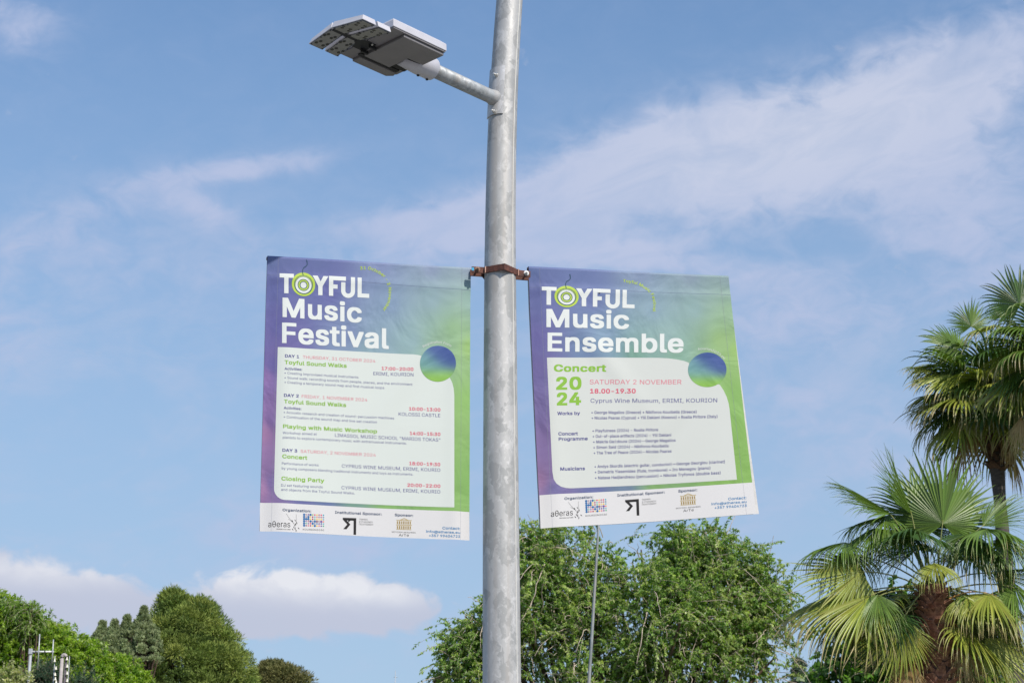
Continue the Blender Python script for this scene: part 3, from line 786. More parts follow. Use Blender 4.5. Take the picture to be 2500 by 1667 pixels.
def footer(b, mp, parent):
    """sponsor marks; mp maps the left banner's footer crop coordinates to this banner's photo pixels"""
    def fl(poly, c, off=.0007, name='mark', cell=.01): return b.flat([mp(*p) for p in poly], off, c, name, cell, parent)
    for s_, x0, y0, x1, y1, h, w, c in (
        ('Organization:', 300, 124, 607, 134, 26, .04, NAV), ('Institutional Sponsor:', 862, 143, 1360, 160, 26, .04, NAV), ('Sponsor:', 1500, 167, 1695, 175, 26, .04, NAV),
        ('Contact:', 2004, 311, 2190, 319, 27, .035, BLU), ('info@atheras.eu', 1832, 343, 2190, 361, 24, .035, BLU), ('+357 99404723', 1862, 388, 2190, 403, 26, .035, BLU),
        ('aθeras', 150, 291, 383, 296, 62, .0, BLK), ('PEOPLES & CULTURES', 238, 320, 385, 325, 10, .02, BLK), ('KOURION2030', 517, 324, 745, 330, 17, 0, BLK),
        ('ΤΜΗΜΑ', 1120, 211, 1212, 213, 17, .0, BLK), ('ΣΥΓΧΡΟΝΟΥ', 1120, 238, 1268, 241, 17, 0, BLK), ('ΠΟΛΙΤΙΣΜΟΥ', 1120, 263, 1272, 267, 17, 0, BLK),
        ('ΜΟΥΣΙΚΗ ΑΚΑΔΗΜΙΑ', 1470, 342, 1722, 352, 15, .0, BLK), ('ArTe', 1543, 382, 1650, 384, 27, 0, BLK)):
        label_line(b, mp, s_, x0, y0, x1, y1, h * (1.0), w, c, parent)
    fl([(945, 187), (1090, 190), (1088, 368), (1060, 366), (1061, 218), (988, 215), (1027, 258), (985, 309), (950, 307), (993, 258), (945, 206)], BLK, name='emblem')
    pal = [(40, 110, 170), (235, 95, 60), (175, 40, 90), (240, 200, 60), (90, 180, 140), (120, 80, 160), (60, 170, 190), (225, 75, 110), (140, 195, 70), (150, 110, 130)]
    rnd = random.Random(5)
    K_ = {(0, 0), (1, 0), (2, 0), (3, 0), (4, 0), (5, 0), (2, 1), (1, 2), (0, 3), (2, 2), (3, 3), (4, 4), (5, 5), (3, 5), (3, 6), (3, 8)}
    for r in range(6):
        for c in range(10):
            x = 531 + c * 23; y = 158 + r * 23.3 + c * .45; big = (r, c) in K_
            col = pal[0] if big and c < 6 else pal[rnd.randrange(10)] ; R_ = 12.5 if big else 8.5
            n = 10
            poly = circ(x, y, R_, n=n); m = MB(); m.add([b.px(*mp(*p), .0007) for p in poly], [tuple(range(n))]); o = m.build('dot', ink(col), parent)
            if not big and rnd.random() < .5:
                m = MB(); m.add([b.px(*mp(*p), .0008) for p in circ(x, y, 3.5, n=6)], [tuple(range(6))]); m.build('dot', ink(FOOT), parent)
    for p in ([(340, 152), (365, 190), (395, 225), (425, 262)], [(448, 155), (446, 190), (450, 230), (440, 270)], [(362, 208), (390, 226), (420, 250)], [(425, 262), (436, 290), (440, 330)]):
        fl(thick_line(p, 2.2), BLK, name='stalk')
    for x, y, a in ((405, 228, 55), (436, 222, 60), (453, 250, 80), (433, 272, 115), (421, 295, 80), (434, 308, 85), (408, 318, 50), (472, 305, 45), (446, 332, 105), (440, 262, 60)):
        ca, sa_ = math.cos(rad(a)), math.sin(rad(a))
        fl([(x + ca * dx - sa_ * dy, y + sa_ * dx + ca * dy) for dx, dy in ((-13, 0), (-4, -4), (6, -3.5), (13, 0), (6, 3.5), (-4, 4))], BLK, name='grain')
    GD = (190, 168, 112); GD2 = (150, 124, 74)
    for p, c in (([(1556, 206), (1600, 188), (1642, 208), (1638, 214), (1600, 197), (1560, 212)], GD), ([(1518, 206), (1680, 212), (1680, 219), (1518, 213)], GD), ([(1516, 256), (1680, 262), (1680, 270), (1516, 264)], GD), ([(1518, 304), (1676, 310), (1676, 316), (1518, 310)], GD)):
        fl(p, c, name='facade_line')
    for i in range(7):
        x = 1522 + i * 22.5
        for y0, y1 in ((218, 252), (268, 302)):
            fl([(x, y0 + i * .8), (x + 15, y0 + i * .8 + 1), (x + 15, y1 + i * .8), (x, y1 + i * .8)], GD if (i % 2) else (205, 188, 140), name='facade_bay')
            fl([(x + 4, y0 + 6 + i * .8), (x + 11, y0 + 6 + i * .8), (x + 11, y1 - 3 + i * .8), (x + 4, y1 - 3 + i * .8)], GD2, .0009, name='facade_window')

# left banner
ROOT_L = Banner([(653, 627), (1149, 656), (1146, 1318), (634, 1296)], ((1149, 656), 8.3), 12, -1, 'hanging_banner',
                'left banner on the lamp post, printed with a three-day festival schedule', wr_left)
ROOT_L.right = False
BL = ROOT_L
gl = [(0, 0, (92, 108, 162)), (.25, 0, (92, 104, 164)), (.55, 0, (122, 138, 184)), (.8, .0, (140, 158, 190)), (1, 0, (150, 168, 188)),
      (.05, .12, (86, 92, 158)), (.3, .12, (92, 96, 166)), (.6, .15, (128, 156, 188)), (.8, .12, (146, 178, 184)), (1, .12, (150, 188, 172)),
      (.06, .26, (90, 88, 158)), (.4, .27, (118, 138, 182)), (.7, .28, (146, 182, 184)), (.92, .24, (152, 196, 140)), (1, .3, (152, 198, 104)),
      (0, .3, (100, 92, 160)), (0, .45, (140, 104, 170)), (.05, .4, (98, 88, 160)), (.5, .33, (138, 172, 184)), (.85, .33, (150, 190, 150)), (1, .5, (140, 194, 92)), (.96, .6, (140, 190, 96)),
      (0, .65, (158, 110, 158)), (.05, .6, (132, 100, 164)), (0, .85, (160, 112, 160)), (.06, .83, (122, 100, 160)), (.2, .88, (96, 98, 160)), (.3, .9, (92, 110, 160)), (.45, .9, (108, 152, 130)), (.6, .91, (124, 178, 82)), (1, .8, (128, 184, 82)), (1, .92, (132, 184, 84))]
fsL = build_sheet(BL, gl, None)
# white foot, pale panel, roundel
BL.flat([cE(64, 29), (cE(2290, 127)[0] + .2, cE(2290, 127)[1])] + [(1146.3, 1318.6), (634, 1296.6)], .0004, FOOT, 'white_foot')
pan = [(182, 24), (1150, 75), (1220, 79), (1252, 84), (1281, 91)] + [(1408 + 139 * math.cos(rad(a)), 150 + 139 * math.sin(rad(a))) for a in range(203, 48, -8)] + [(1503, 268), (1516, 296), (1527, 340), (1532, 390), (1532, 1250), (250, 1196)] + [(240 + 88 * math.cos(rad(a)), 1108 + 88 * math.sin(rad(a))) for a in range(92, 182, 10)] + [(152, 1100)]
BL.flat([cB(*p) for p in pan], .0004, PANEL, 'pale_panel')
def roundel(b, conv, cx, cy, rx, ry):
    n = 40; vs = []; cs = []; qs = []
    for r in range(1, 9):
        for i in range(n):
            a = 2 * math.pi * i / n; x, y = math.cos(a) * (r - .95) / 7.05, math.sin(a) * (r - .95) / 7.05
            vs.append(b.px(*conv(cx + x * rx, cy + y * ry), .0006))
            blue = 1 / (1 + math.exp(-((x * .8 - y * .9) - .05) * 5)); low = 1 / (1 + math.exp(-(y - .42) * 7))
            c = np.array(lin(118, 168, 170)) * (1 - blue) + np.array(lin(66, 92, 158)) * blue; c = c * (1 - low) + np.array(lin(142, 194, 78)) * low; cs.append(c / 1.2)
    for r in range(7):
        for i in range(n): qs.append((r * n + i, r * n + (i + 1) % n, (r + 1) * n + (i + 1) % n, (r + 1) * n + i))
    fast_mesh('roundel', vs, [q[::-1] for q in qs], M_CLOTH, b.root, np.array(cs), True)
roundel(BL, cB, 1408, 150, 137, 137)
logo_word(BL, cA, 262, 285, 1, 1, .052, BL.root)
T_ = lambda *a, **k: label_line(BL, *a, BL.root, **k)
XB, SB, RG, LT = .044, .03, .008, 0.0
T_(cA, 'Music', 292, 727, 1105, 783, 187, XB, WH); T_(cA, 'Festival', 287, 993, 1384, 1050, 196, XB, WH)
T_(cA, '31 October - 2 November', 0, 0, 0, 0, 30, SB, LIME, path=[(1088, 248), (1130, 245), (1190, 249), (1250, 272), (1300, 300), (1340, 338), (1362, 385), (1378, 430), (1382, 500), (1372, 560), (1350, 610), (1318, 655)])
T_(cA, 'Registration Form', 0, 0, 0, 0, 24, .0, WH, path=[(1738, 1047), (1790, 1018), (1850, 1003), (1900, 1000), (1960, 1012), (2015, 1040)])
for a in (('DAY 1', 236, 104, 345, 110, 22, .045, PUR), ('THURSDAY, 31 OCTOBER 2024', 373, 112, 930, 140, 23, LT, PNKL), ('Toyful Sound Walks', 233, 155, 710, 180, 28, .045, GRN),
          ('Activities:', 233, 200, 368, 205, 19, SB, PUR), ('• Creating improvised musical instruments', 233, 232, 800, 262, 18, RG, PUR),
          ('• Sound walk: recording sounds from people, places, and the environment', 233, 268, 1213, 318, 18, RG, PUR), ('• Creating a temporary sound map and first musical loops', 233, 303, 998, 342, 18, RG, PUR),
          ('17:00-20:00', 978, 196, 1220, 206, 24, .045, PNK), ('ERIMI, KOURION', 915, 236, 1220, 248, 25, RG, PUR),
          ('DAY 2', 228, 405, 342, 410, 22, .045, PUR), ('FRIDAY, 1 NOVEMBER 2024', 365, 412, 868, 437, 23, LT, PNKL), ('Toyful Sound Walks', 228, 455, 706, 480, 28, .045, GRN),
          ('Activities:', 227, 500, 362, 506, 19, SB, PUR), ('• Acoustic research and creation of sound-percussion machines', 227, 533, 1073, 575, 18, RG, PUR), ('• Continuation of the sound map and live set creation', 227, 568, 941, 605, 18, RG, PUR),
          ('10:00-13:00', 1188, 505, 1427, 515, 24, .045, PNK), ('KOLOSSI CASTLE', 1108, 545, 1426, 559, 25, RG, PUR),
          ('Playing with Music Workshop', 221, 645, 943, 680, 28, .045, GRN), ('Workshop aimed at', 219, 690, 480, 698, 18, RG, PUR), ('LIMASSOL MUSIC SCHOOL "MARIOS TOKAS"', 620, 708, 1426, 746, 25, RG, PUR),
          ('pianists to explore contemporary music with extramusical instruments.', 219, 725, 1170, 766, 18, RG, PUR), ('14:00-15:30', 1194, 692, 1427, 702, 24, .045, PNK),
          ('DAY 3', 216, 825, 330, 830, 22, .045, PUR), ('SATURDAY, 2 NOVEMBER 2024', 356, 832, 934, 858, 23, LT, PNKL), ('Concert', 215, 875, 407, 885, 28, .045, GRN), ('Performance of works', 212, 925, 494, 935, 18, RG, PUR),
          ('CYPRUS WINE MUSEUM, ERIMI, KOURIO', 673, 942, 1426, 976, 25, RG, PUR), ('by young composers blending traditional instruments and toys as instruments.', 211, 962, 1220, 1003, 18, RG, PUR), ('18:00-19:30', 1190, 922, 1426, 933, 24, .045, PNK),
          ('Closing Party', 208, 1045, 538, 1058, 28, .045, GRN), ('DJ set featuring sounds', 206, 1092, 526, 1102, 18, RG, PUR), ('CYPRUS WINE MUSEUM, ERIMI, KOURIO', 671, 1108, 1426, 1142, 25, RG, PUR),
          ('and objects from the Toyful Sound Walks.', 206, 1125, 772, 1147, 18, RG, PUR), ('20:00-22:00', 1176, 1087, 1427, 1098, 24, .045, PNK)):
    T_(cB, *a)
footer(BL, cE, BL.root)

# right banner
ROOT_R = Banner([(1290, 653), (1778, 676), (1843, 1255), (1319, 1290)], ((1290, 653), 8.42), 14, -2, 'hanging_banner',
                'right banner on the lamp post, hanging askew, printed with a concert programme and musicians', wr_right)
ROOT_R.right = True
BR = ROOT_R
gr = [(0, 0, (84, 104, 160)), (.25, 0, (96, 114, 170)), (.55, 0, (126, 146, 180)), (.8, 0, (136, 158, 176)), (1, 0, (134, 162, 164)),
      (.03, .12, (88, 96, 160)), (.3, .12, (100, 116, 174)), (.6, .15, (140, 172, 188)), (.8, .14, (146, 182, 178)), (1, .16, (146, 186, 140)),
      (.04, .28, (96, 90, 160)), (.35, .26, (128, 160, 188)), (.65, .26, (150, 186, 180)), (.93, .28, (152, 194, 116)), (1, .32, (150, 196, 96)),
      (.03, .4, (104, 92, 158)), (.25, .33, (100, 128, 170)), (.5, .34, (112, 162, 140)), (.7, .34, (132, 178, 150)), (.97, .5, (134, 188, 84)), (.97, .7, (128, 182, 72)),
      (.0, .55, (112, 96, 156)), (.03, .7, (124, 98, 156)), (0, .82, (146, 104, 152)), (.08, .86, (110, 100, 158)), (.25, .87, (92, 100, 158)), (.4, .88, (98, 122, 150)), (.55, .87, (122, 172, 88)), (1, .86, (130, 184, 72))]
build_sheet(BR, gr, None, right_edge=.019)
BR.flat([cD(152, 1205), cD(600, 1180), cD(1000, 1155), (cD(1848, 1105)[0] + .3, cD(1848, 1105)[1]), (1843, 1255), (1319, 1290)], .0004, FOOT, 'white_foot')
pan = [(210, 110), (800, 107), (1100, 107), (1180, 111), (1250, 120), (1310, 133), (1346, 147)] + [(1492 + 153 * math.cos(rad(a)), 205 + 138 * math.sin(rad(a))) for a in range(200, 48, -8)] + [(1592, 325), (1620, 368), (1645, 420), (1660, 470), (1668, 520), (1724, 1082), (1060, 1116), (400, 1150), (360, 1148), (320, 1138), (285, 1115), (262, 1080), (252, 1020)]
BR.flat([cD(*p) for p in pan], .0004, (216, 221, 216), 'pale_panel')
roundel(BR, cD, 1492, 205, 152, 137)
logo_word(BR, cC, 203, 316, .970, .852, .035, BR.root)
T_ = lambda *a, **k: label_line(BR, *a, BR.root, **k)
T_(cC, 'Music', 247, 698, 1042, 712, 163, XB, WH); T_(cC, 'Ensemble', 258, 930, 1565, 936, 168, XB, WH)
T_(cC, 'Toyful Music Festival', 0, 0, 0, 0, 26, SB, LIME, path=[(982, 270), (1040, 276), (1095, 286), (1145, 304), (1195, 334), (1235, 368), (1258, 400), (1270, 435), (1276, 485), (1272, 548)])
T_(cC, 'kourion2030.eu', 0, 0, 0, 0, 22, 0, WH, path=[(1705, 920), (1750, 918), (1800, 924), (1850, 942), (1900, 968), (1950, 1008)])
for a in (('Concert', 265, 220, 685, 218, 52, .06, GRN), ('20', 283, 363, 487, 359, 94, .06, GRN), ('24', 288, 488, 484, 482, 94, .06, GRN),
          ('SATURDAY 2 NOVEMBER', 553, 320, 1288, 318, 36, LT, PNKL), ('18.00-19.30', 556, 392, 922, 390, 34, .05, PNK), ('Cyprus Wine Museum, ERIMI, KOURION', 560, 467, 1570, 463, 32, RG, PUR),
          ('Works by', 292, 568, 475, 563, 25, .04, PUR), ('• George Magalios (Greece) • Nikiforos Kourbetis (Greece)', 567, 556, 1408, 548, 22, .018, PUR), ('• Nicolas Psaras (Cyprus) • Ylli Daklani (Kosovo) • Rosita Piritore (Italy)', 569, 600, 1572, 587, 22, .018, PUR),
          ('Concert', 300, 730, 458, 726, 25, .04, PUR), ('Programme', 302, 772, 537, 765, 25, .04, PUR),
          ('• Playfulness (2024) - Rosita Piritore', 576, 702, 1103, 690, 22, .018, PUR), ('• Out-of-place artifacts (2024) - Ylli Daklani', 578, 746, 1209, 731, 22, .018, PUR), ('• Makria Ga:i:doura (2024) – George Magalios', 582, 790, 1244, 773, 22, .018, PUR),
          ('• Simon Said (2024) – Nikiforos Kourbetis', 584, 834, 1189, 817, 22, .018, PUR), ('• The Tree of Peace (2024) – Nicolas Psaras', 587, 878, 1212, 859, 22, .018, PUR),
          ('Musicians', 315, 1010, 515, 1003, 25, .04, PUR), ('• Andys Skordis (electric guitar, conductor) • George Georgiou (clarinet)', 594, 986, 1630, 948, 22, .018, PUR),
          ('• Demetris Yiasemides (flute, trombone) • Iro Menegou (piano)', 596, 1030, 1516, 997, 22, .018, PUR), ('• Natasa Hadjiandreou (percussion) • Nikolas Tryfonos (double bass)', 598, 1076, 1596, 1036, 22, .018, PUR)):
    T_(cD, *a)
src = np.array([(300, 124), (862, 143), (1500, 167), (2190, 403), (150, 291), (945, 187), (1088, 368), (531, 158), (738, 275), (1120, 267), (1470, 342)], float)
dst = np.array([(275, 177), (850, 130), (1482, 95), (2170, 249), (127, 355), (936, 163), (1096, 325), (520, 180), (737, 278), (1115, 216), (1468, 260)], float)
AF, *_ = np.linalg.lstsq(np.c_[src, np.ones(len(src))], dst, rcond=None)
footer(BR, lambda x, y: cF(*(np.array([x, y, 1.0]) @ AF)), BR.root)

#@@VEG@@
# ------------------------------------------------------------------ vegetation
RNG = np.random.default_rng(7)
def reseed(n):
    global RNG
    RNG = np.random.default_rng(int(n))
def unit(v): return v / (np.linalg.norm(v, axis=-1, keepdims=True) + 1e-9)
def leaf_quads(P, D, Nn, Ln, Wd, cols, mid=.45, curl=0.0):
    """one diamond-shaped leaf per row: base P, direction D, normal Nn, length, width"""
    B = unit(np.cross(Nn, D)); n = len(P); Ln = Ln[:, None]; Wd = Wd[:, None]
    v = np.empty((n, 4, 3)); nn = unit(np.cross(D, B))
    v[:, 0] = P; v[:, 1] = P + D * Ln * mid + B * Wd / 2; v[:, 2] = P + D * Ln - nn * Ln * curl; v[:, 3] = P + D * Ln * mid - B * Wd / 2
    return v.reshape(-1, 3), np.arange(n * 4).reshape(-1, 4), np.repeat(cols, 4, 0)
def mixcols(n, pal, jit=.15):
    pal = np.array(pal, float); i = RNG.integers(0, len(pal), n); j = RNG.integers(0, len(pal), n); t = RNG.random((n, 1))
    return (pal[i] * t + pal[j] * (1 - t)) * (1 + jit * RNG.normal(size=(n, 1))).clip(.5, 1.6)
def in_blobs(n, blobs, shell=.5):
    """points in a union of ellipsoids (centre, radii), pushed towards their surfaces"""
    w = np.array([b[1][0] * b[1][1] + b[1][0] * b[1][2] for b in blobs]); k = RNG.choice(len(blobs), n, p=w / w.sum())
    d = unit(RNG.normal(size=(n, 3))); r = RNG.random(n) ** shell
    c = np.array([b[0] for b in blobs])[k]; R = np.array([b[1] for b in blobs])[k]
    return c + d * R * r[:, None], d, k

def tube_batch(paths, radii, ns=4):
    """many thin tubes in one quad mesh: paths (m, k, 3), radii (m, k)"""
    m, k, _ = paths.shape; t = np.gradient(paths, axis=1); t = unit(t); ref = np.where(np.abs(t[..., 2:3]) > .9, np.array([1.0, 0, 0]), np.array([0, 0, 1.0]))
    u = unit(np.cross(ref, t)); w = np.cross(t, u); a = np.arange(ns) * 2 * np.pi / ns
    v = paths[:, :, None] + radii[:, :, None, None] * (u[:, :, None] * np.cos(a)[None, None, :, None] + w[:, :, None] * np.sin(a)[None, None, :, None])
    idx = np.arange(m * k * ns).reshape(m, k, ns); nx = np.roll(idx, -1, 2)
    q = np.stack([idx[:, :-1], nx[:, :-1], nx[:, 1:], idx[:, 1:]], -1).reshape(-1, 4)
    return v.reshape(-1, 3), q

def merge(parts):
    V_, Q_, C_, k = [], [], [], 0
    for p in parts:
        V_.append(p[0]); Q_.append(p[1] + k); k += len(p[0])
        if len(p) > 2: C_.append(p[2])
    return np.concatenate(V_), np.concatenate(Q_), (np.concatenate(C_) if C_ else None)

def broad_tree(name, label, base, top_z, blobs, n_tw, tw_len, per, leaf, pal, trunk_r, droop=.6, twig_m=None, bare=0, lean=0, limb_n=26, outs=.5, shell=.55, mid=.45, stems=None, group=None, cat='tree', gaps=0):
    reseed(sum(map(ord, label)) + 3); t = thing(name, base, label, cat, group); base = np.array(base, float)
    C0 = np.mean([b[0] for b in blobs], 0)
    # limbs reaching into the crown
    m = MB(); fork = base + (np.array([C0[0], C0[1], 0]) - base * [1, 1, 0]) * .25 + np.array([0, 0, max(1.6, (C0[2] - base[2]) * .45)])
    forks = []
    for (dx, dy) in (stems or [(0, 0)]):
        f2 = fork + np.array([dx, dy, 0]) * .8; b0 = base + np.array([dx, dy, 0]) * .3
        m.tube([b0 + (f2 - b0) * q + np.array([.08 * math.sin(4 * q + dx), .05 * math.sin(3 * q), 0]) for q in np.linspace(0, 1, 7)], list(np.linspace(trunk_r * 1.25, trunk_r * .75, 7)), 12); forks.append(f2)
    m.build('trunk', M_BARK, t)
    tips, _, _ = in_blobs(limb_n, blobs, .35); paths = []; rr = []
    for p in tips:
        f2 = forks[int(np.argmin([np.linalg.norm((p - q)[:2]) for q in forks]))]; q = np.linspace(0, 1, 9)[:, None]
        ctl = f2 + (p - f2) * .5 + np.array([0, 0, abs(p[2] - f2[2]) * .22]) + RNG.normal(size=3) * .15
        paths.append(f2 * (1 - q) ** 2 + 2 * ctl * q * (1 - q) + p * q ** 2); rr.append(np.linspace(trunk_r * .5, .012, 9))
    tv, tq = tube_batch(np.array(paths), np.array(rr), 7); fast_mesh('limbs', tv, tq, M_BARK, t, None, True)
    # twigs
    P, d, k = in_blobs(int(n_tw * (1 + gaps)), blobs, shell)
    if gaps:
        kv = RNG.normal(size=(14, 3)) * np.r_[np.full(7, 2.6), np.full(7, 6.5)][:, None]; ph = RNG.random(14) * 6.28; den = np.sin(P @ kv.T + ph).sum(1) + RNG.normal(size=len(P)) * 1.2
        sel = np.argsort(-den)[:n_tw]; P, d, k = P[sel], d[sel], k[sel]
    cen = np.array([b[0] for b in blobs])[k]
    D = unit(d * outs + RNG.normal(size=(n_tw, 3)) * .55 + np.array([0, 0, .25])); Ls = tw_len * (.45 + 1.5 * RNG.random(n_tw) ** 2.2)
    q = np.linspace(0, 1, 6)
    path = P[:, None] + D[:, None] * (q[None, :, None] * Ls[:, None, None]); path[:, :, 2] -= droop * Ls[:, None] * q[None] ** 2
    tv, tq = tube_batch(path, np.repeat(np.linspace(.007, .0025, 6)[None], n_tw, 0) * (tw_len / .6), 3)
    fast_mesh('twigs', tv, tq, twig_m or M_TWIG, t, None, True)['kind'] = 'stuff'
    # leaves
    n = n_tw * per; ti = np.repeat(np.arange(n_tw), per); s_ = RNG.uniform(.1, 1, n); f = s_ * 5; i0 = np.minimum(f.astype(int), 4); fr = (f - i0)[:, None]
    LP = path[ti, i0] * (1 - fr) + path[ti, i0 + 1] * fr; TD = unit(path[ti, i0 + 1] - path[ti, i0])
    LD = unit(TD * .6 + unit(RNG.normal(size=(n, 3))) * .8 + np.array([0, 0, -.35])); LN = unit(RNG.normal(size=(n, 3)) * .65 + np.array(sun_dir) * .8 + np.array([0, 0, .3]))
    cb = mixcols(n_tw, pal, .12)[ti] * (1 + .16 * RNG.normal(size=(n, 1))).clip(.5, 1.7)
    v, fq, c = leaf_quads(LP, LD, LN, leaf[0] * RNG.uniform(.65, 1.2, n), leaf[1] * RNG.uniform(.7, 1.2, n), cb, mid, .15)
    cr = fast_mesh('crown', v, fq, M_LEAF, t, c)
    if bare:
        P, d, k = in_blobs(bare, blobs, .12); P = P - d * .25
        D = unit(d * .7 + RNG.normal(size=(bare, 3)) * .5 + np.array([0, -.5, 0])); q = np.linspace(0, 1, 8); Ls = RNG.uniform(.35, 1.0, bare)
        path = P[:, None] + D[:, None] * (q[None, :, None] * Ls[:, None, None]); path[:, :, 2] -= (RNG.uniform(-.3, .9, bare) * Ls)[:, None] * q[None] ** 2
        path += np.cumsum(RNG.normal(size=path.shape) * .018, 1)
        tv, tq = tube_batch(path, np.repeat(np.linspace(.010, .003, 8)[None], bare, 0), 4); fast_mesh('bare_branches', tv, tq, M_TWIG, t, None, True)['kind'] = 'stuff'
    return t

def B(px, py, Yd, r, ry=None, rz=None):
    """crown lobe centred on the sight line of a photo pixel at distance Yd, radii given in photo pixels"""
    c = at(px, py, Yd); k = 1 / ppm(c); return (c, np.array([r * k, (ry or r) * k, (rz or r) * k]))

# ---- the elm-like tree behind the post
YE = 32.0
eb = [B(1330, 1400, YE, 120), B(1290, 1520, YE, 130), B(1460, 1440, YE, 110), B(1600, 1400, YE + .4, 105), B(1700, 1400, YE, 95), B(1600, 1520, YE - .5, 150), B(1760, 1480, YE, 120),
      B(1800, 1400, YE + .1, 78), B(1850, 1450, YE + .2, 84), B(1740, 1345, YE, 60), B(1890, 1520, YE, 60), B(1850, 1560, YE, 85), B(1450, 1580, YE - .4, 130), B(1200, 1510, YE, 72), B(1140, 1580, YE, 62), B(1180, 1640, YE, 90), B(1700, 1640, YE, 180), B(1350, 1680, YE, 170), B(1840, 1660, YE, 90),
      B(1480, 1330, YE, 66), B(1400, 1330, YE + .3, 56), B(1660, 1330, YE, 46), B(1310, 1350, YE, 50), B(1100, 1640, YE, 46),
      B(1550, 1800, YE, 260, 200, 130)]
eb_base = at(1500, 1667, YE); eb_base[2] = 0
broad_tree('elm_tree', 'large bright green elm with bare pale twigs, directly behind the lamp post', eb_base, 8.3, eb, 9200, .36, 33, (.057, .027),
           [(.26, .40, .09), (.19, .33, .065), (.42, .52, .16), (.13, .24, .05)], .17, droop=.40, bare=520, stems=[(-.35, 0), (.5, .2)], limb_n=40, shell=.38, gaps=.75)

# ---- slim pole in front of that tree
p0, p1 = at(1438, 1667, 21), at(1463, 1255, 21); dd = (p1 - p0) / (p1[2] - p0[2]); bz = p0 - dd * p0[2]
sp = thing('slim_pole', bz, 'thin leaning grey metal pole in front of the elm, under the right banner', 'pole')
m = MB(); q = np.linspace(0, p1[2] + .25, 14); m.tube([bz + dd * z for z in q], [.032 - .0033 * z for z in q], 16); m.build('shaft', galvanised('slim_pole_steel', 12, .3, tint=(.62, .68, .70)), sp)
m = MB(); m.tube([bz + dd * (p1[2] + .25), bz + dd * (p1[2] + .29)], [.022, .012], 12); m.build('cap', M_DARK, sp)
m = MB(); m.tube([bz, bz + np.array([0, 0, .03])], [.11, .11], 16); m.build('foot_plate', M_POLE, sp)

# ---- broad-leaved tree behind the near palm
YB = 38.0
bb = [B(2120, 1540, YB, 65), B(2170, 1490, YB, 62), B(2080, 1600, YB, 52), B(2060, 1650, YB, 60), B(2150, 1620, YB, 90), B(2260, 1560, YB, 100), B(2330, 1610, YB, 90), B(2400, 1640, YB, 80), B(2250, 1690, YB, 160)]
b0 = at(2190, 1667, YB); b0[2] = 0
broad_tree('plane_tree', 'dark green broad-leaved tree showing behind the fronds of the near palm', b0, 7, bb, 900, .5, 13, (.15, .12),
           [(.08, .19, .025), (.13, .27, .035), (.06, .15, .02)], .2, droop=.5, limb_n=20, mid=.6)

# ---- bright green mass on the left
YH = 46.0
hb = [B(110, 1575, YH, 62), B(160, 1595, YH, 58), B(215, 1618, YH, 56), B(270, 1640, YH, 52), B(-60, 1560, YH, 130), B(10, 1530, YH, 72), B(60, 1590, YH, 90), B(130, 1610, YH, 85), B(190, 1640, YH, 82), B(250, 1660, YH, 74), B(300, 1680, YH, 66), B(90, 1680, YH, 130), B(220, 1730, YH, 120), B(-100, 1640, YH, 200), B(330, 1740, YH, 80)]
h0 = at(60, 1667, YH); h0[2] = 0
broad_tree('pepper_tree', 'bright yellow-green leafy tree sloping down from the left edge of the photo', h0, 8, hb, 10000, .26, 20, (.10, .034),
           [(.22, .37, .025), (.29, .43, .032), (.15, .28, .02), (.31, .42, .05)], .2, droop=.5, limb_n=14, shell=.25, gaps=.25)
sg = [B(70, 1488, YH - 1, 26, None, 14), B(90, 1510, YH - 1, 20, None, 14), B(30, 1478, YH - 1, 22, None, 10), B(75, 1530, YH - 1, 24)]
s0 = at(70, 1600, YH - 1); s0[2] = 0
broad_tree('acacia_tree', 'small wispy light green treetop poking out above the left bright green tree', s0, 8.4, sg, 200, .34, 16, (.10, .03),
           [(.20, .31, .05), (.15, .26, .04)], .06, droop=.6, limb_n=8)

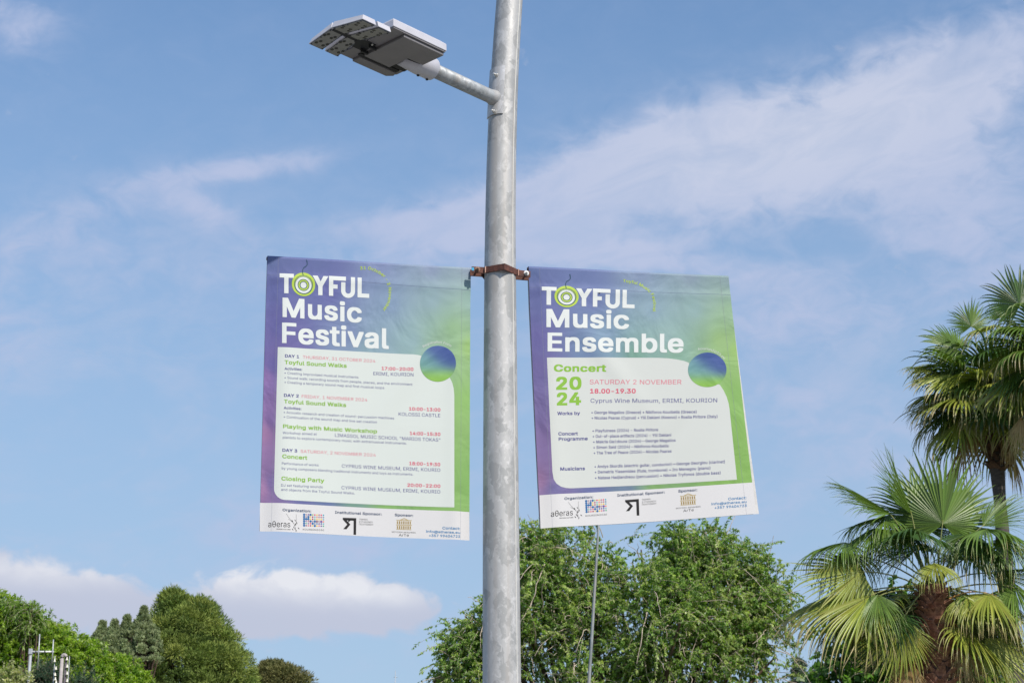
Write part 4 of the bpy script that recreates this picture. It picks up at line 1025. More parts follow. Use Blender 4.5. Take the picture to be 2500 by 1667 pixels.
# ---- conifers: puffs of needles
def conifer(name, label, base, puffs, per, needle, pal, trunk_r, up=.35, group=None):
    reseed(sum(map(ord, label)) + 5); t = thing(name, base, label, 'tree', group); base = np.array(base, float)
    C_ = np.array([p[0] for p in puffs]); R_ = np.array([p[1] for p in puffs]); top = C_[np.argmax(C_[:, 2])]
    m = MB(); n = 8; ax = np.linspace(0, 1, n)[:, None]; tp = base + (np.array([C_[:, 0].mean(), C_[:, 1].mean(), top[2] - R_.max()]) - base) * ax
    m.tube(list(tp), list(np.linspace(trunk_r, trunk_r * .3, n)), 10); m.build('trunk', M_BARK, t)
    k = RNG.choice(len(C_), min(len(C_), 70), replace=False); paths = []; rr = []
    for i in k:
        z = base[2] + (C_[i][2] - base[2]) * RNG.uniform(.72, .92); s_ = base + (tp[-1] - base) * ((z - base[2]) / (tp[-1][2] - base[2]) if tp[-1][2] > z else 1)
        q = np.linspace(0, 1, 6)[:, None]; paths.append(s_ * (1 - q) + C_[i] * q + np.array([0, 0, -.2]) * np.sin(q * np.pi)); rr.append(np.linspace(trunk_r * .3, .02, 6))
    tv, tq = tube_batch(np.array(paths), np.array(rr), 5); fast_mesh('limbs', tv, tq, M_BARK, t, None, True)
    N_ = len(C_) * per; pi_ = np.repeat(np.arange(len(C_)), per)
    d = unit(RNG.normal(size=(N_, 3)) + np.array([0, -.1, .35])); r = RNG.random(N_) ** .25
    P = C_[pi_] + d * R_[pi_][:, None] * r[:, None] * np.array([1, 1, .85])
    D = unit(d + np.array([0, 0, up]) + RNG.normal(size=(N_, 3)) * .35); Nn = unit(RNG.normal(size=(N_, 3)))
    cb = mixcols(len(C_), pal, .10)[pi_] * (1 + .14 * RNG.normal(size=(N_, 1))).clip(.5, 1.6)
    v, fq, c = leaf_quads(P, D, Nn, needle[0] * RNG.uniform(.6, 1.2, N_), np.full(N_, needle[1]), cb, .5)
    fast_mesh('crown', v, fq, M_NEEDLE, t, c); return t

def puff_fill(outline, Yd, r_px, depth_px, n, under=None):
    """puffs on the camera-side and far side of a crown whose half widths (pixels) by height are given: (py, x_left, x_right)"""
    reseed(Yd * 7 + outline[0][0]); ys = [o[0] for o in outline]; out = []
    for _ in range(n):
        py = RNG.uniform(ys[0], ys[-1]); xl = np.interp(py, ys, [o[1] for o in outline]); xr = np.interp(py, ys, [o[2] for o in outline])
        a = RNG.uniform(0, 2 * np.pi); s_ = RNG.random() ** .3; cx, hw = (xl + xr) / 2, (xr - xl) / 2
        r = r_px * RNG.uniform(.55, 1.3); hw2 = max(hw - r * .8, 2)
        c = at(cx, py, Yd); k = 1 / ppm(c)
        P = at(cx + hw2 * math.cos(a) * s_, py + r * .3, Yd) + np.array([0, hw2 * k * math.sin(a) * s_ * depth_px, 0]); out.append((P, r * k))
    return out
YP = 80.0
pf = puff_fill([(1452, 405, 440), (1464, 385, 460), (1480, 372, 535), (1502, 345, 550), (1540, 325, 584), (1570, 312, 602), (1610, 300, 628), (1640, 290, 640), (1667, 285, 640), (1800, 260, 660), (1900, 300, 620)], YP, 32, 1.0, 420)
p0 = at(460, 1667, YP); p0[2] = 0
conifer('pine_tree', 'large rounded olive-green pine between the left green tree and the banners', p0, pf, 400, (.19, .033), [(.19, .26, .055), (.14, .21, .05), (.27, .32, .075), (.10, .16, .042)], .4)
pf = puff_fill([(1622, 640, 700), (1632, 620, 735), (1645, 600, 755), (1667, 600, 782), (1760, 590, 800)], 95.0, 20, 1.0, 170)
p0 = at(690, 1667, 95); p0[2] = 0
conifer('pine_tree', 'low dull brown-green pine top at the bottom edge, right of the large pine', p0, pf, 200, (.22, .045), [(.16, .165, .06), (.13, .14, .055), (.19, .18, .07)], .3)
pf = puff_fill([(1657, 1070, 1086), (1667, 1062, 1094), (1720, 1050, 1110)], 90.0, 11, 1.0, 40)
p0 = at(1078, 1667, 90); p0[2] = 0
conifer('pine_tree', 'tiny brown-green pine top at the bottom edge just left of the lamp post', p0, pf, 120, (.22, .045), [(.12, .11, .045), (.085, .09, .04)], .2)
cyp = thing('cypress_tree', (0, 0, 0), 'x', 'tree')
bpy.data.objects.remove(cyp)
for (cx, ty, hw, hgt, lab) in ((250, 1520, 15, 42, 'leftmost small grey-green cypress top showing above the bright green tree'), (280, 1516, 15, 44, 'pointed grey-green cypress top in the middle of three beside the pine'),
                          (310, 1506, 15, 50, 'narrow grey-green cypress top touching the left side of the large pine'), (352, 1484, 22, 60, 'taller grey-green cypress rising from the left shoulder of the large pine')):
    pf = puff_fill([(ty, cx - 1, cx + 1), (ty + hgt * .35, cx - hw * .75, cx + hw * .65), (ty + hgt, cx - hw * 1.9, cx + hw * 1.8), (ty + hgt * 2.2, cx - hw * 2.3, cx + hw * 2.3)], 76.0, 5.5, 1.0, 300)
    p0 = at(cx, 1667, 76); p0[2] = 0
    conifer('cypress_tree', lab, p0, pf, 60, (.12, .045), [(.26, .32, .16), (.19, .25, .12), (.31, .36, .19)], .12, 1.2, group='cypresses between the green tree and the pine')
# deodar cedar: tiers of flat sprays
YC = 62.0
def cedar(cx, ty, hw, lab):
    p0 = at(cx, 1667, YC); k = 1 / ppm(p0); top = at(cx, ty, YC); base = np.array([top[0], YC, 0]); t = thing('cedar_tree', base, lab, 'tree', 'cedars behind the palm')
    m = MB(); m.tube([base, np.array([top[0], YC, top[2] * .6]), top], [.2, .1, .01], 8); m.build('trunk', M_BARK, t)
    paths = []; n = 90
    for i in range(n):
        h = (i / n) ** 1.2; L_ = (.12 + 2.6 * h) * hw * k; a = RNG.uniform(0, 2 * np.pi); z = top[2] - .05 - 3.0 * h; q = np.linspace(0, 1, 9)[:, None]
        d = np.array([math.cos(a), math.sin(a), 0]); paths.append(np.array([top[0], YC, z]) + d * L_ * q + np.array([0, 0, 1]) * (L_ * (.35 * q - .55 * q * q)))
    paths = np.array(paths); tv, tq = tube_batch(paths, np.repeat(np.linspace(.025, .008, 9)[None], n, 0), 4); fast_mesh('limbs', tv, tq, M_BARK, t)
    per = 170; N_ = n * per; ti = np.repeat(np.arange(n), per); f = RNG.uniform(.8, 7.99, N_); i0 = f.astype(int); fr = (f - i0)[:, None]
    P = paths[ti, i0] * (1 - fr) + paths[ti, i0 + 1] * fr; dr = unit(paths[ti, -1] - paths[ti, 0]); sd_ = np.cross(dr, [0, 0, 1.0])
    P = P + sd_ * RNG.normal(size=(N_, 1)) * .09 * (1 + (8 - f[:, None]) * .06) + np.array([0, 0, 1]) * RNG.normal(size=(N_, 1)) * .02
    v, fq, c = leaf_quads(P, unit(dr * .5 + RNG.normal(size=(N_, 3)) * .6 + np.array([0, 0, -.1])), unit(RNG.normal(size=(N_, 3))), np.full(N_, .09), np.full(N_, .022), mixcols(N_, [(.10, .15, .09), (.07, .11, .07), (.13, .17, .11)], .12), .5)
    fast_mesh('crown', v, fq, M_NEEDLE, t, c)
cedar(1950, 1604, 42, 'small blue-green cedar top at the bottom edge, between the elm and the palm')
cedar(2003, 1627, 36, 'blue-green cedar top at the bottom edge, tucked against the broad-leaved tree')
# shrubs at the lower left
sb = [B(20, 1655, 36, 26), B(50, 1668, 36, 24), B(0, 1680, 36, 50)]
s0 = at(20, 1667, 36); s0[2] = 0
broad_tree('oleander_shrub', 'pale cream-green tall shrub in the bottom left corner below the antenna', s0, 5, sb, 420, .16, 16, (.05, .03), [(.42, .45, .20), (.30, .36, .14), (.5, .5, .28)], .05, droop=.1, limb_n=10, cat='shrub')
sb = [B(112, 1650, 44, 24), B(130, 1668, 44, 34), B(95, 1672, 44, 28), B(205, 1668, 44, 22)]
s0 = at(112, 1667, 44); s0[2] = 0
broad_tree('rosemary_shrub', 'dark blue-green feathery tall shrub behind the antenna and the riser pipe', s0, 5, sb, 700, .22, 16, (.09, .014), [(.04, .09, .05), (.06, .12, .07)], .05, droop=-.2, limb_n=10, cat='shrub')

# ---- palms
def bez(a, c, b, n): q = np.linspace(0, 1, n)[:, None]; return a * (1 - q) ** 2 + 2 * c * q * (1 - q) + b * q * q
GREEN = [(.105, .185, .028), (.075, .15, .022), (.15, .23, .038)]; YEL = [(.24, .29, .042), (.16, .235, .03), (.33, .32, .06)]; DARKG = [(.04, .09, .018), (.06, .12, .022)]; DRY = [(.42, .30, .16), (.34, .22, .12), (.50, .38, .22)]; ORG = [(.62, .33, .09), (.50, .27, .09), (.45, .33, .18)]  # dark green paints in shade of undersides and inner fronds, yellow-green partly sunlight
def frond(parent, crown, hub, axis, normal, R, spread=240, droop=.4, nseg=44, pal=GREEN, tipdry=.25, join=.50, fold=.30, petiole=True, seed=0, petr=.014, arch=.18, name='frond', wscale=1.22, closed=0.0):
    rg = np.random.default_rng(seed); hub = np.array(hub, float); crown = np.array(crown, float)
    A_ = np.array(axis, float); A_ /= np.linalg.norm(A_); Nn = np.array(normal, float); Nn = Nn - A_ * (Nn @ A_); Nn /= np.linalg.norm(Nn) + 1e-9; Bv = np.cross(Nn, A_)
    if droop > .8: join = min(join, .38); R = R * 1.12
    K = 12; R = R * 1.08; th = np.radians(np.linspace(-spread / 2, spread / 2, nseg)) + rg.normal(size=nseg) * .012; T_n = th / np.radians(spread / 2)
    Ls = R * (1 - .30 * np.abs(T_n) ** 1.8) * (1 + .07 * rg.normal(size=nseg)); V_ = []; Q_ = []; C_ = []
    d = np.cos(th)[:, None] * A_ + np.sin(th)[:, None] * Bv + Nn * (-fold * np.abs(np.sin(th)))[:, None]; d = unit(d)
    step = Ls / K; pos = np.repeat(hub[None], nseg, 0); jn = join * (1 - .25 * np.abs(T_n)); cur = d.copy(); dr = droop * (1 + .35 * rg.normal(size=nseg)).clip(.3, 2.2)
    sway = rg.normal(size=(nseg, 3)) * .05; dth = np.radians(spread) / nseg
    palA = np.array(pal); cs = palA[rg.integers(0, len(palA), nseg)] * .35 + palA.mean(0) * .65; cs = cs * (1 + .17 * rg.normal(size=(nseg, 1))).clip(.5, 1.6); dryc = np.array([.48, .38, .20])
    rows = []
    for k in range(K + 1):
        f = k / K; free = np.clip((f - jn) / (1 - jn), 0, 1)
        w = np.where(f < jn, 2 * np.tan(dth / 2) * Ls * f * 1.03, 0); wj = 2 * np.tan(dth / 2) * Ls * jn * .95; w = np.where(f < jn, w, wj * (1 - free ** 1.7)) * wscale
        w = np.maximum(w, .0015) * (1 - closed * free)
        side = unit(np.cross(Nn[None], cur)); nn = unit(np.cross(cur, side)); ple = w * (.28 + .3 * free)
        rows.append((pos + side * w[:, None] / 2 + nn * ple[:, None] * .5, pos - nn * ple[:, None] * .5, pos - side * w[:, None] / 2 + nn * ple[:, None] * .5))
        tcol = np.clip((f - (1 - tipdry * (.6 + .8 * rg.random(nseg)))) / .15, 0, 1)[:, None]; C_.append(cs * (1 - tcol * .8) + dryc * tcol * .8)
        pos = pos + cur * step[:, None]
        g_ = (dr * .62 * free ** .9 + droop * .02)[:, None]
        cur = unit(cur + np.array([0, 0, -1.0]) * g_ + sway * (free > 0)[:, None] * .8)
    V_ = np.stack([np.stack(r, 1) for r in rows], 1)       # seg, K+1, 3, xyz
    C2 = np.repeat(np.stack(C_, 1)[:, :, None], 3, 2)
    idx = np.arange(nseg * (K + 1) * 3).reshape(nseg, K + 1, 3)
    Q_ = np.stack([idx[:, :-1, :-1], idx[:, :-1, 1:], idx[:, 1:, 1:], idx[:, 1:, :-1]], -1).reshape(-1, 4)
    o = fast_mesh(name, V_.reshape(-1, 3), Q_, M_PALMDEAD if pal in (DRY, ORG) else M_PALM, parent, C2.reshape(-1, 3), False)
    if petiole:
        mid = (crown + hub) / 2 + np.array([0, 0, arch * np.linalg.norm(hub - crown)]); pth = bez(crown, mid, hub + A_ * R * .05, 10); m = MB(); m.tube(list(pth), list(np.linspace(petr * 1.6, petr * .8, 10)), 7, squash=.6)
        m.build('petiole', M_PETID if pal in (DRY, ORG) else M_PETI, o)
    return o

boot_me = {}
def leaf_base_mesh(key, mt):
    if key in boot_me: return boot_me[key]
    # a broken-off stub: wide curved base that narrows to a ragged blunt tip, pointing up and out along +Y / +Z
    vs = []; fs = []; secs = [(0, .075, .022, 0.0), (.05, .070, .020, .03), (.10, .055, .017, .075), (.135, .040, .013, .115)]
    for z, w, th, o_ in secs:
        for a in (-1, -.4, .4, 1): vs.append((a * w, o_ - abs(a) ** 2 * w * .35, z)); 
        for a in (1, .4, -.4, -1): vs.append((a * w * .9, o_ - abs(a) ** 2 * w * .35 - th, z))
    for i in range(3):
        for j in range(8): fs.append((8 * i + j, 8 * i + (j + 1) % 8, 8 * i + 8 + (j + 1) % 8, 8 * i + 8 + j))
    fs.append(tuple(range(24, 32)))
    me = bpy.data.meshes.new('leaf_base'); me.from_pydata(vs, [], fs); me.materials.append(mt); me.update(); boot_me[key] = me; return me

def palm_trunk(t, pts, rs, mt, stubs=None, stub_key='a', stub_scale=1.0):
    pts = [np.array(p, float) for p in pts]; n = 60; P = []; R = []
    zs = [p[2] for p in pts]
    for z in np.linspace(zs[0], zs[-1], n): P.append(np.array([np.interp(z, zs, [p[0] for p in pts]), np.interp(z, zs, [p[1] for p in pts]), z])); R.append(np.interp(z, zs, rs) * (1 + .02 * math.sin(z * 31)))
    m = MB(); m.tube(P, R, 24); tr = m.build('trunk', mt, t)
    if stubs:
        me = leaf_base_mesh(stub_key, M_BOOT if stub_key == 'a' else M_PTRUNK); z = stubs[0]; row = 0; cnt = 0; to = np.array(t.location)
        while z < stubs[1]:
            c = np.array([np.interp(z, zs, [p[0] for p in pts]), np.interp(z, zs, [p[1] for p in pts]), z]); r = np.interp(z, zs, rs)
            for j in range(stubs[3]):
                if cnt >= 290: break
                a = 2 * math.pi * (j + .5 * (row % 2)) / stubs[3] + RNG.normal() * .08; o = bpy.data.objects.new('leaf_base', me); s_ = stub_scale * RNG.uniform(.75, 1.3)
                dv = Vector((math.cos(a), math.sin(a), 0)); zz = z + RNG.normal() * .012
                o.rotation_euler = (RNG.normal() * .12 - .12, RNG.normal() * .1, math.atan2(dv.y, dv.x) - math.pi / 2 + RNG.normal() * .15); o.scale = (s_ * RNG.uniform(.85, 1.15), s_, s_ * RNG.uniform(.8, 1.2))
                pw = c + np.array(dv) * (r - .012) + np.array([0, 0, zz - z]); o.location = Vector(tuple(pw - to)); link(o, tr); cnt += 1
            z += stubs[2]; row += 1
    return tr

# near palm
reseed(77)
Y1 = 28.0
c6 = lambda x, y, dy=0.0: at(1900 + x / 2.672, 1080 + y / 2.672, Y1 + dy)
crown1 = c6(1005, 985); base1 = c6(1045, 1568); sl = (base1 - c6(1010, 1080)) / (base1[2] - c6(1010, 1080)[2]); g1 = base1 - sl * base1[2] * .35; g1[2] = 0
palm1 = thing('fan_palm', g1, 'near fan palm with a thick brown stub-covered trunk, lower right', 'palm tree')
palm_trunk(palm1, [g1, base1, crown1 + np.array([0, 0, .12])], [.26, .215, .15], M_PTRUNK, (4.55, crown1[2] + .02, .074, 9))
S1 = 1 / (ppm(crown1) * 2.672)      # metres per crop pixel
F1 = [ # hub x, y, depth, axis(x right, z up, y away), normal(x,z,y), R, spread, droop, palette
    (1075, 530, .1, (.05, 1, -.05), (.05, -.1, -1), 425, 290, .08, GREEN, .02, 1),
    (872, 470, .1, (-.30, 1, 0), (.9, .2, -.45), 400, 130, .1, GREEN, .02, 1),
    (735, 460, 0, (-.85, .52, -.1), (.45, .85, -.35), 400, 150, .35, GREEN, .03, 1),
    (700, 480, .2, (-.75, -.2, -.3), (-.1, .9, -.3), 300, 240, 1.1, GREEN, .1, 1),
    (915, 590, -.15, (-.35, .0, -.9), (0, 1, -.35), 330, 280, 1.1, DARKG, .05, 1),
    (955, 560, .3, (.1, .5, .6), (0, .6, -.7), 330, 260, .9, GREEN, .05, 1),
    (440, 650, .1, (-.6, -.15, -.4), (-.2, .9, -.35), 310, 230, 1.5, GREEN, .1, 1),
    (545, 838, -.1, (-1, -.2, -.15), (-.12, .45, -.85), 375, 230, .22, YEL, .08, 1),
    (600, 1000, -.25, (-.8, -.35, -.25), (-.25, .65, -.7), 500, 190, .75, YEL, .3, 1),
    (430, 1015, .2, (-.9, -.3, .1), (-.2, .75, -.6), 420, 200, .8, YEL, .4, 1),
    (650, 990, -.3, (-.2, -.6, -.5), (-.1, .7, -.7), 290, 170, .9, GREEN, .15, 1),
    (815, 1150, -.35, (-.48, -.88, -.12), (-.12, .2, -1), 370, 200, .12, YEL, .18, 1),
    (1020, 785, -.4, (0, -.45, -.75), (0, .8, -.6), 235, 200, 1.2, YEL, .12, 1),
    (1375, 985, -.2, (-.1, -.35, -.6), (.1, .8, -.6), 370, 250, 1.1, YEL, .2, 1),
    (1225, 1005, -.3, (.3, -.5, -.5), (.05, .8, -.6), 260, 220, 1.2, YEL, .2, 1),
    (1350, 565, 0, (.15, -.1, -.6), (.1, .95, -.3), 370, 260, 1.5, GREEN, .15, 1),
    (1335, 545, .1, (.72, .62, .1), (-.35, .5, -.8), 330, 110, .3, GREEN, .05, 0),
    (1400, 855, .2, (1, .15, .0), (-.1, .85, -.5), 360, 200, .7, GREEN, .1, 1),
    (1540, 940, .0, (.15, -.3, -.5), (.1, .8, -.5), 390, 230, 1.5, GREEN, .3, 1),
    (1350, 1275, -.2, (.72, -.68, -.1), (.1, .35, -.9), 390, 120, .25, YEL, .2, 1),
    (820, 560, .15, (-.5, -.35, -.5), (-.1, .9, -.4), 330, 280, 1.4, DARKG, .1, 1),
    (640, 560, .05, (-.5, -.4, -.3), (-.2, .8, -.4), 300, 260, 1.5, GREEN, .15, 1),
    (930, 480, .35, (-.15, .8, .2), (0, .1, -1), 360, 250, .3, GREEN, .05, 1),
    (1230, 600, .1, (.1, -.5, -.5), (.1, .8, -.5), 310, 260, 1.5, DARKG, .2, 1),
    (1300, 640, .2, (.3, -.6, -.3), (.2, .7, -.5), 360, 240, 1.5, GREEN, .3, 1),
    (1120, 560, .3, (.3, .8, .2), (0, .1, -1), 360, 230, .3, GREEN, .05, 1),
    (1490, 620, .1, (.5, -.5, -.3), (.2, .8, -.4), 340, 240, 1.4, GREEN, .2, 1),
    (480, 720, .3, (-.4, -.7, -.2), (-.2, .7, -.5), 320, 220, 1.4, GREEN, .2, 1),
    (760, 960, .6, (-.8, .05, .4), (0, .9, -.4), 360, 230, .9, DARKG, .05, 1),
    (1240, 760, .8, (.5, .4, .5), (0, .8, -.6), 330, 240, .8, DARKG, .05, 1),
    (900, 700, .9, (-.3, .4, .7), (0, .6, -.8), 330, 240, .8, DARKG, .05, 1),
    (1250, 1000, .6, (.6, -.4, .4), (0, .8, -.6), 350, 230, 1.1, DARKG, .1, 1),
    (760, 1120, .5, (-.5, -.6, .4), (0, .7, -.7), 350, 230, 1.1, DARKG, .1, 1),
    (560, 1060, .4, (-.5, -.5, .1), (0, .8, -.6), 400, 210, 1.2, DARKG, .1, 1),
    (1450, 1120, .5, (.4, -.5, .2), (0, .8, -.6), 380, 220, 1.2, DARKG, .15, 1)]
for i, (x, y, dy, ax, nr, R_, sp_, dr_, pal, dry, pet) in enumerate(F1):
    frond(palm1, crown1 + RNG.normal(size=3) * [.07, .07, .05], c6(x, y, dy), (ax[0], ax[2], ax[1]), (nr[0], nr[2], nr[1]), R_ * S1 * 1.10, sp_ * .88, dr_ * 1.15, 54, pal, dry, seed=i + 10)
for i in range(20):        # the older leaves that hang all round below the crown
    a = i * 2.39996; rr_ = RNG.uniform(230, 430); hx = 1010 + math.cos(a) * rr_; hy = 1010 + RNG.uniform(-60, 190) + abs(math.cos(a)) * 30
    if math.sin(a) < 0 and abs(math.cos(a)) < .8: continue
    frond(palm1, crown1 + np.array([0, 0, -.1]), c6(hx, hy, math.sin(a) * rr_ * S1 + .1), (math.cos(a) * .6, math.sin(a) * .6, -.55), (math.cos(a) * .2, math.sin(a) * .2, 1), RNG.uniform(300, 400) * S1, 230, RNG.uniform(.9, 1.5), 46, [DARKG, GREEN, YEL][i % 3], .2, seed=200 + i)
for i, (x, y, dy, R_, sp_, pal) in enumerate(((885, 1455, -.25, 330, 90, ORG), (1175, 1335, -.2, 390, 70, DRY), (1235, 1350, -.1, 380, 60, DRY), (1120, 1400, .1, 340, 60, DRY), (850, 1440, .1, 330, 70, DRY), (800, 1400, .0, 360, 60, ORG), (1290, 1380, .1, 340, 60, DRY), (1450, 1000, -.1, 380, 60, ORG), (1030, 1330, .3, 380, 70, DRY), (950, 1420, .25, 360, 60, DRY))):
    frond(palm1, crown1 + np.array([0, 0, -.25]), c6(x, y, dy), ((x - 1020) / 900, 0, -1), ((x - 1020) / 300, -1, .1), R_ * S1, sp_, .5, 30, pal, .8, seed=50 + i, join=.3, closed=.3, arch=.35, name='dead_frond')

# tall palm behind, and the third one whose crown enters at the right edge
def far_palm(crown, ground, trunk_mid, rs, scale, listed, nfill, seed, label, stub, mt, lowskirt=6):
    rg = np.random.default_rng(seed); t = thing('fan_palm', ground, label, 'palm tree')
    palm_trunk(t, [ground] + trunk_mid + [crown + np.array([0, 0, -.1])], rs, mt, stub, 'b', 1.05)
    k = 0
    for (h, ax, nr, R_, sp_, dr_, pal, dry) in listed:
        frond(t, crown, h, (ax[0], ax[2], ax[1]), (nr[0], nr[2], nr[1]), R_, sp_, dr_, 46, pal, dry, seed=seed * 100 + k); k += 1
    for i in range(nfill):
        a = i * 2.39996 + rg.random() * .4; e = -55 + 125 * ((i + .5) / nfill) ** .9 + rg.normal() * 6; er = math.radians(e)
        d = np.array([math.cos(a) * math.cos(er), math.sin(a) * math.cos(er), math.sin(er)]); L_ = scale * rg.uniform(.75, 1.1)
        hub = crown + d * L_ * .95 + np.array([0, 0, -.05]); ax = unit(d + np.array([0, 0, -.35])); nn = unit(np.array([0, 0, 1.0]) - d * .3 * math.sin(er) + rg.normal(size=3) * .15)
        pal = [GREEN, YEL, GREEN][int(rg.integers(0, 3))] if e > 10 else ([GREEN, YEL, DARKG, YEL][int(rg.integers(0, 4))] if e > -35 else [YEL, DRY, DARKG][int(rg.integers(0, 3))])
        frond(t, crown, hub, ax, nn, scale * rg.uniform(.95, 1.2), 250, rg.uniform(.7, 1.6), 44, pal, .1 if e > 10 else .3, seed=seed * 100 + k); k += 1
    return t
Y2 = 40.0
c7 = lambda x, y, dy=0.0: at(2100 + x / 2.8, 640 + y / 2.8, Y2 + dy)
S2 = 1 / (ppm(c7(900, 900)) * 2.8)
cr2 = c7(885, 960); g2 = at(2492, 1700, Y2 + .2); g2[2] = 0
L7 = [(c7(665, 590, -.2), (-.95, .25, -.1), (-.1, .3, -.95), 250 * S2, 280, .35, GREEN, .05), (c7(760, 440, 0), (-.05, 1, 0), (0, .1, -1), 190 * S2, 240, .3, GREEN, .05),
      (c7(940, 440, -.3), (-.2, -.1, -.6), (0, .9, -.5), 300 * S2, 260, 1.1, YEL, .25), (c7(960, 380, .3), (-.1, 1, .1), (0, 0, -1), 140 * S2, 200, .3, GREEN, .05),
      (c7(520, 715, 0), (-1, .05, 0), (0, .9, -.4), 230 * S2, 110, .7, YEL, .2), (c7(640, 775, -.4), (-.85, -.3, -.3), (-.1, .7, -.7), 310 * S2, 230, .6, YEL, .3), (c7(945, 810, -.7), (-.05, -1, -.2), (0, .2, -1), 310 * S2, 220, .2, YEL, .25),
      (c7(570, 1020, 0), (-.6, -.4, 0), (-.3, .6, -.5), 220 * S2, 220, .9, DARKG, .2), (c7(720, 1050, .1), (-.2, -1, 0), (-.1, .1, -1), 200 * S2, 200, .3, DARKG, .15), (c7(1010, 1030, .1), (.2, -1, 0), (.1, .1, -1), 200 * S2, 180, .3, DARKG, .15),
      (c7(480, 905, .1), (-.8, -.4, 0), (-.1, .8, -.5), 200 * S2, 200, 1.0, YEL, .7), (c7(800, 760, -.5), (-.2, -.5, -.6), (0, .8, -.5), 300 * S2, 250, 1.2, GREEN, .2), (c7(1110, 880, -.3), (.4, -.6, -.4), (0, .6, -.7), 280 * S2, 230, .8, YEL, .3),
      (c7(730, 640, .2), (-.3, .2, -.4), (0, .8, -.5), 260 * S2, 280, .9, GREEN, .05), (c7(900, 600, -.4), (0, -.1, -.7), (0, .9, -.4), 300 * S2, 280, 1.2, DARKG, .1), (c7(1060, 620, -.2), (.4, 0, -.4), (0, .9, -.4), 280 * S2, 270, 1.1, GREEN, .1)]
far_palm(cr2, g2, [at(2455, 1400, Y2), at(2441, 1220, Y2), at(2432, 1110, Y2), at(2421, 1060, Y2)], [.26, .17, .125, .17, .18, .16], 305 * S2, L7, 30, 3, 'tall fan palm with a slim curving trunk rising behind the near palm', (at(2435, 1150, Y2)[2], cr2[2], .085, 7), M_PTRUNKG)
Y3 = 37.0
c3_ = at(2575, 880, Y3); g3 = at(2610, 1700, Y3); g3[2] = 0; S3 = 1 / ppm(c3_)
L3 = [(at(2490, 745, Y3 - .2), (-.15, .9, 0), (0, .3, -1), 100 * S3, 280, .5, DARKG, .02), (at(2500, 800, Y3 - .2), (-.5, -.1, -.5), (0, .9, -.4), 110 * S3, 260, 1.1, GREEN, .1), (at(2495, 930, Y3), (-.6, -.4, -.3), (0, .8, -.5), 120 * S3, 240, 1.0, YEL, .2)]
tp = far_palm(c3_, g3, [at(2590, 1300, Y3)], [.25, .2, .17], 100 * S3, L3, 26, 4, 'fan palm cut by the right edge of the photo, with drooping dead fronds', (c3_[2] - 1.3, c3_[2], .085, 7), M_PTRUNKG)
for i, (x, y, R_) in enumerate(((2492, 1020, 120), (2500, 1035, 110), (2510, 1010, 130), (2530, 1020, 130))):
    frond(tp, c3_, at(x, y, Y3 + .1 * i), (-.12, 0, -1), (0, -1, 0), R_ * S3, 70, .4, 28, DRY if i % 2 == 0 else YEL, .8, seed=900 + i, join=.3, closed=.3, name='dead_frond')

# ---- aerial and riser pipe at the lower left
YA = 40.0
M_ALU = mat('dull_aluminium', (.50, .52, .53), .5, .5); M_CONC = noisy('weathered_pipe', (.42, .39, .37), (.33, .30, .30), 9, .8); M_PORC = mat('porcelain', (.72, .70, .58), .35)
a_top = at(75, 1590, YA); a_bot = a_top.copy(); a_bot[2] = 0
ant = thing('tv_aerial', a_bot, 'thin grey aerial mast with a crossbar and two upright rods, bottom left', 'aerial')
m = MB(); m.tube([a_bot, a_top + np.array([0, 0, .06])], [.036, .030], 12); m.build('mast', M_ALU, ant)
m = MB(); m.box(a_top + np.array([0, 0, 0]), ((1, 0, 0), (0, 1, 0), (0, 0, 1)), (.034, .045, .055)); m.build('mast_clamp', M_ALU, ant, .006)
b_ = at(130, 1590, YA); m = MB(); m.tube([a_top + np.array([-.02, 0, .0]), b_ + np.array([.012, 0, 0])], [.017, .017], 10); m.build('boom', mat('white_boom', (.72, .73, .72), .5), ant)
for x0, y0, x1, y1 in ((97, 1547, 92, 1632), (130.5, 1560, 127, 1619)):
    m = MB(); m.tube([at(x0, y0, YA - .03), at(x1, y1, YA - .03)], [.011, .011], 8); m.build('rod', M_ALU, ant)
for x in (88, 110):
    c = at(x, 1590, YA); m = MB(); m.tube([c - np.array([.012, 0, 0]), c + np.array([.012, 0, 0])], [.020, .020], 10); m.build('boom_joint', M_DARK, ant)
YR = 39.0
kr = 1 / ppm(at(150, 1620, YR)); r0 = at(147.6, 1667, YR); rb = r0.copy(); rb[2] = 0
ris = thing('riser_pipe', rb, 'grey upright riser pipe with a bent hood, flanked by white insulators, bottom left', 'utility pipe')
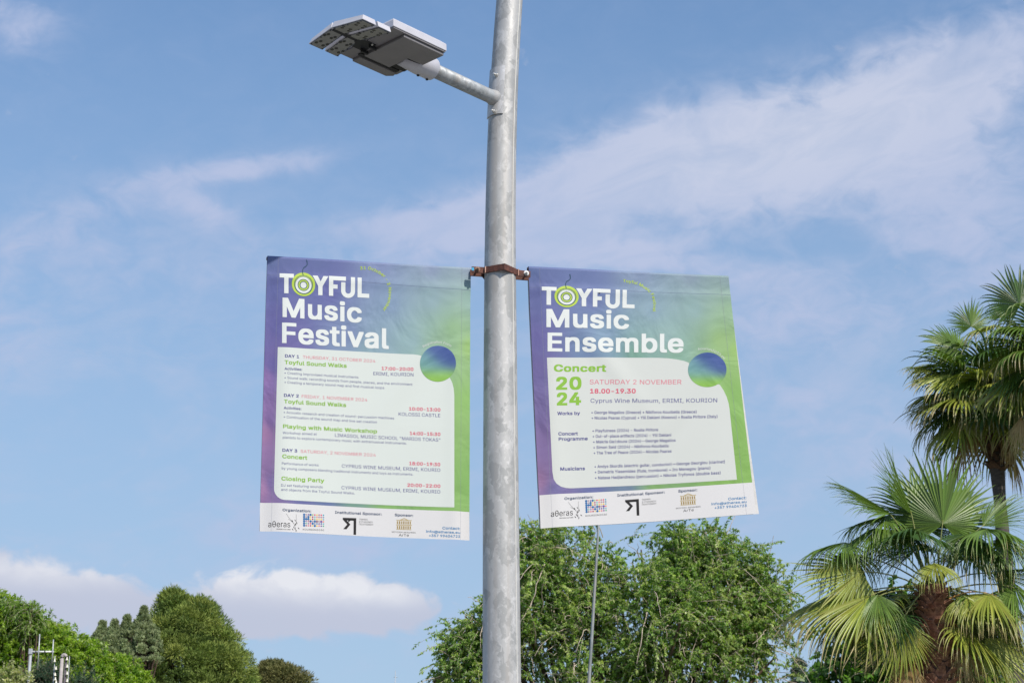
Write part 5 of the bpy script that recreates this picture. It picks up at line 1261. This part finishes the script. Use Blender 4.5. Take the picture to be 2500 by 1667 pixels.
zt = at(147.6, 1604, YR)[2]; rr = 4.1 * kr
m = MB(); m.tube([rb, np.array([r0[0], YR, zt])], [rr, rr], 20); m.build('pipe', M_CONC, ris)
m = MB(); ce = np.array([r0[0] + 4.6 * kr, YR, zt + .005]); m.tube([ce + np.array([-4.6 * kr * math.cos(a), 0, 4.6 * kr * 1.25 * math.sin(a)]) for a in np.linspace(0, math.pi * .95, 10)], [rr * 1.06] * 10, 16); m.build('hood', M_CONC, ris)
m = MB(); m.tube([np.array([r0[0], YR, zt - .012]), np.array([r0[0], YR, zt])], [rr * 1.12] * 2, 20); m.build('hood_joint', M_DARK, ris)
m = MB()
for dx in (7.6, 9.6, 11.4): m.tube([np.array([r0[0] + dx * kr, YR + .02, 0.0]), np.array([r0[0] + dx * kr, YR + .02, zt + .01])], [1.15 * kr] * 2, 8)
m.build('cable', mat('grey_cable', (.10, .09, .10), .7), ris)
for xx in (131, 166.5):
    m = MB(); x_ = at(xx, 1640, YR)[0]; m.tube([np.array([x_, YR + .03, 0.0]), np.array([x_, YR + .03, zt + .03])], [.008] * 2, 6); m.build('insulator_rod', M_ALU, ris)
for (xx, yy) in ((163.5, 1607), (163.8, 1625), (163.8, 1642), (163.8, 1660), (133.5, 1611), (136.5, 1630), (134.5, 1645), (135, 1656), (137, 1664)):
    c = at(xx, yy, YR); m = MB(); s_ = kr
    m.tube([c + np.array([0, 0, z * s_]) for z in (-4, -3.2, 0, 1.2, 3.2, 4)], [3.2 * s_, 3.1 * s_, 2.1 * s_, 1.6 * s_, 1.7 * s_, .8 * s_], 12); m.build('insulator', M_PORC, ris)
a_ = at(966, 1667, 70); a0_ = a_.copy(); a0_[2] = 0; mast = thing('far_mast', a0_, 'hair-thin distant mast at the bottom edge, left of the lamp post', 'mast')
m = MB(); m.tube([a0_, at(965.5, 1636, 70)], [.03, .012], 6); m.build('shaft', M_ALU, mast)
m = MB(); m.tube([at(961, 1652, 70), at(970, 1652, 70)], [.008, .008], 6); m.build('crossbar', M_ALU, mast)
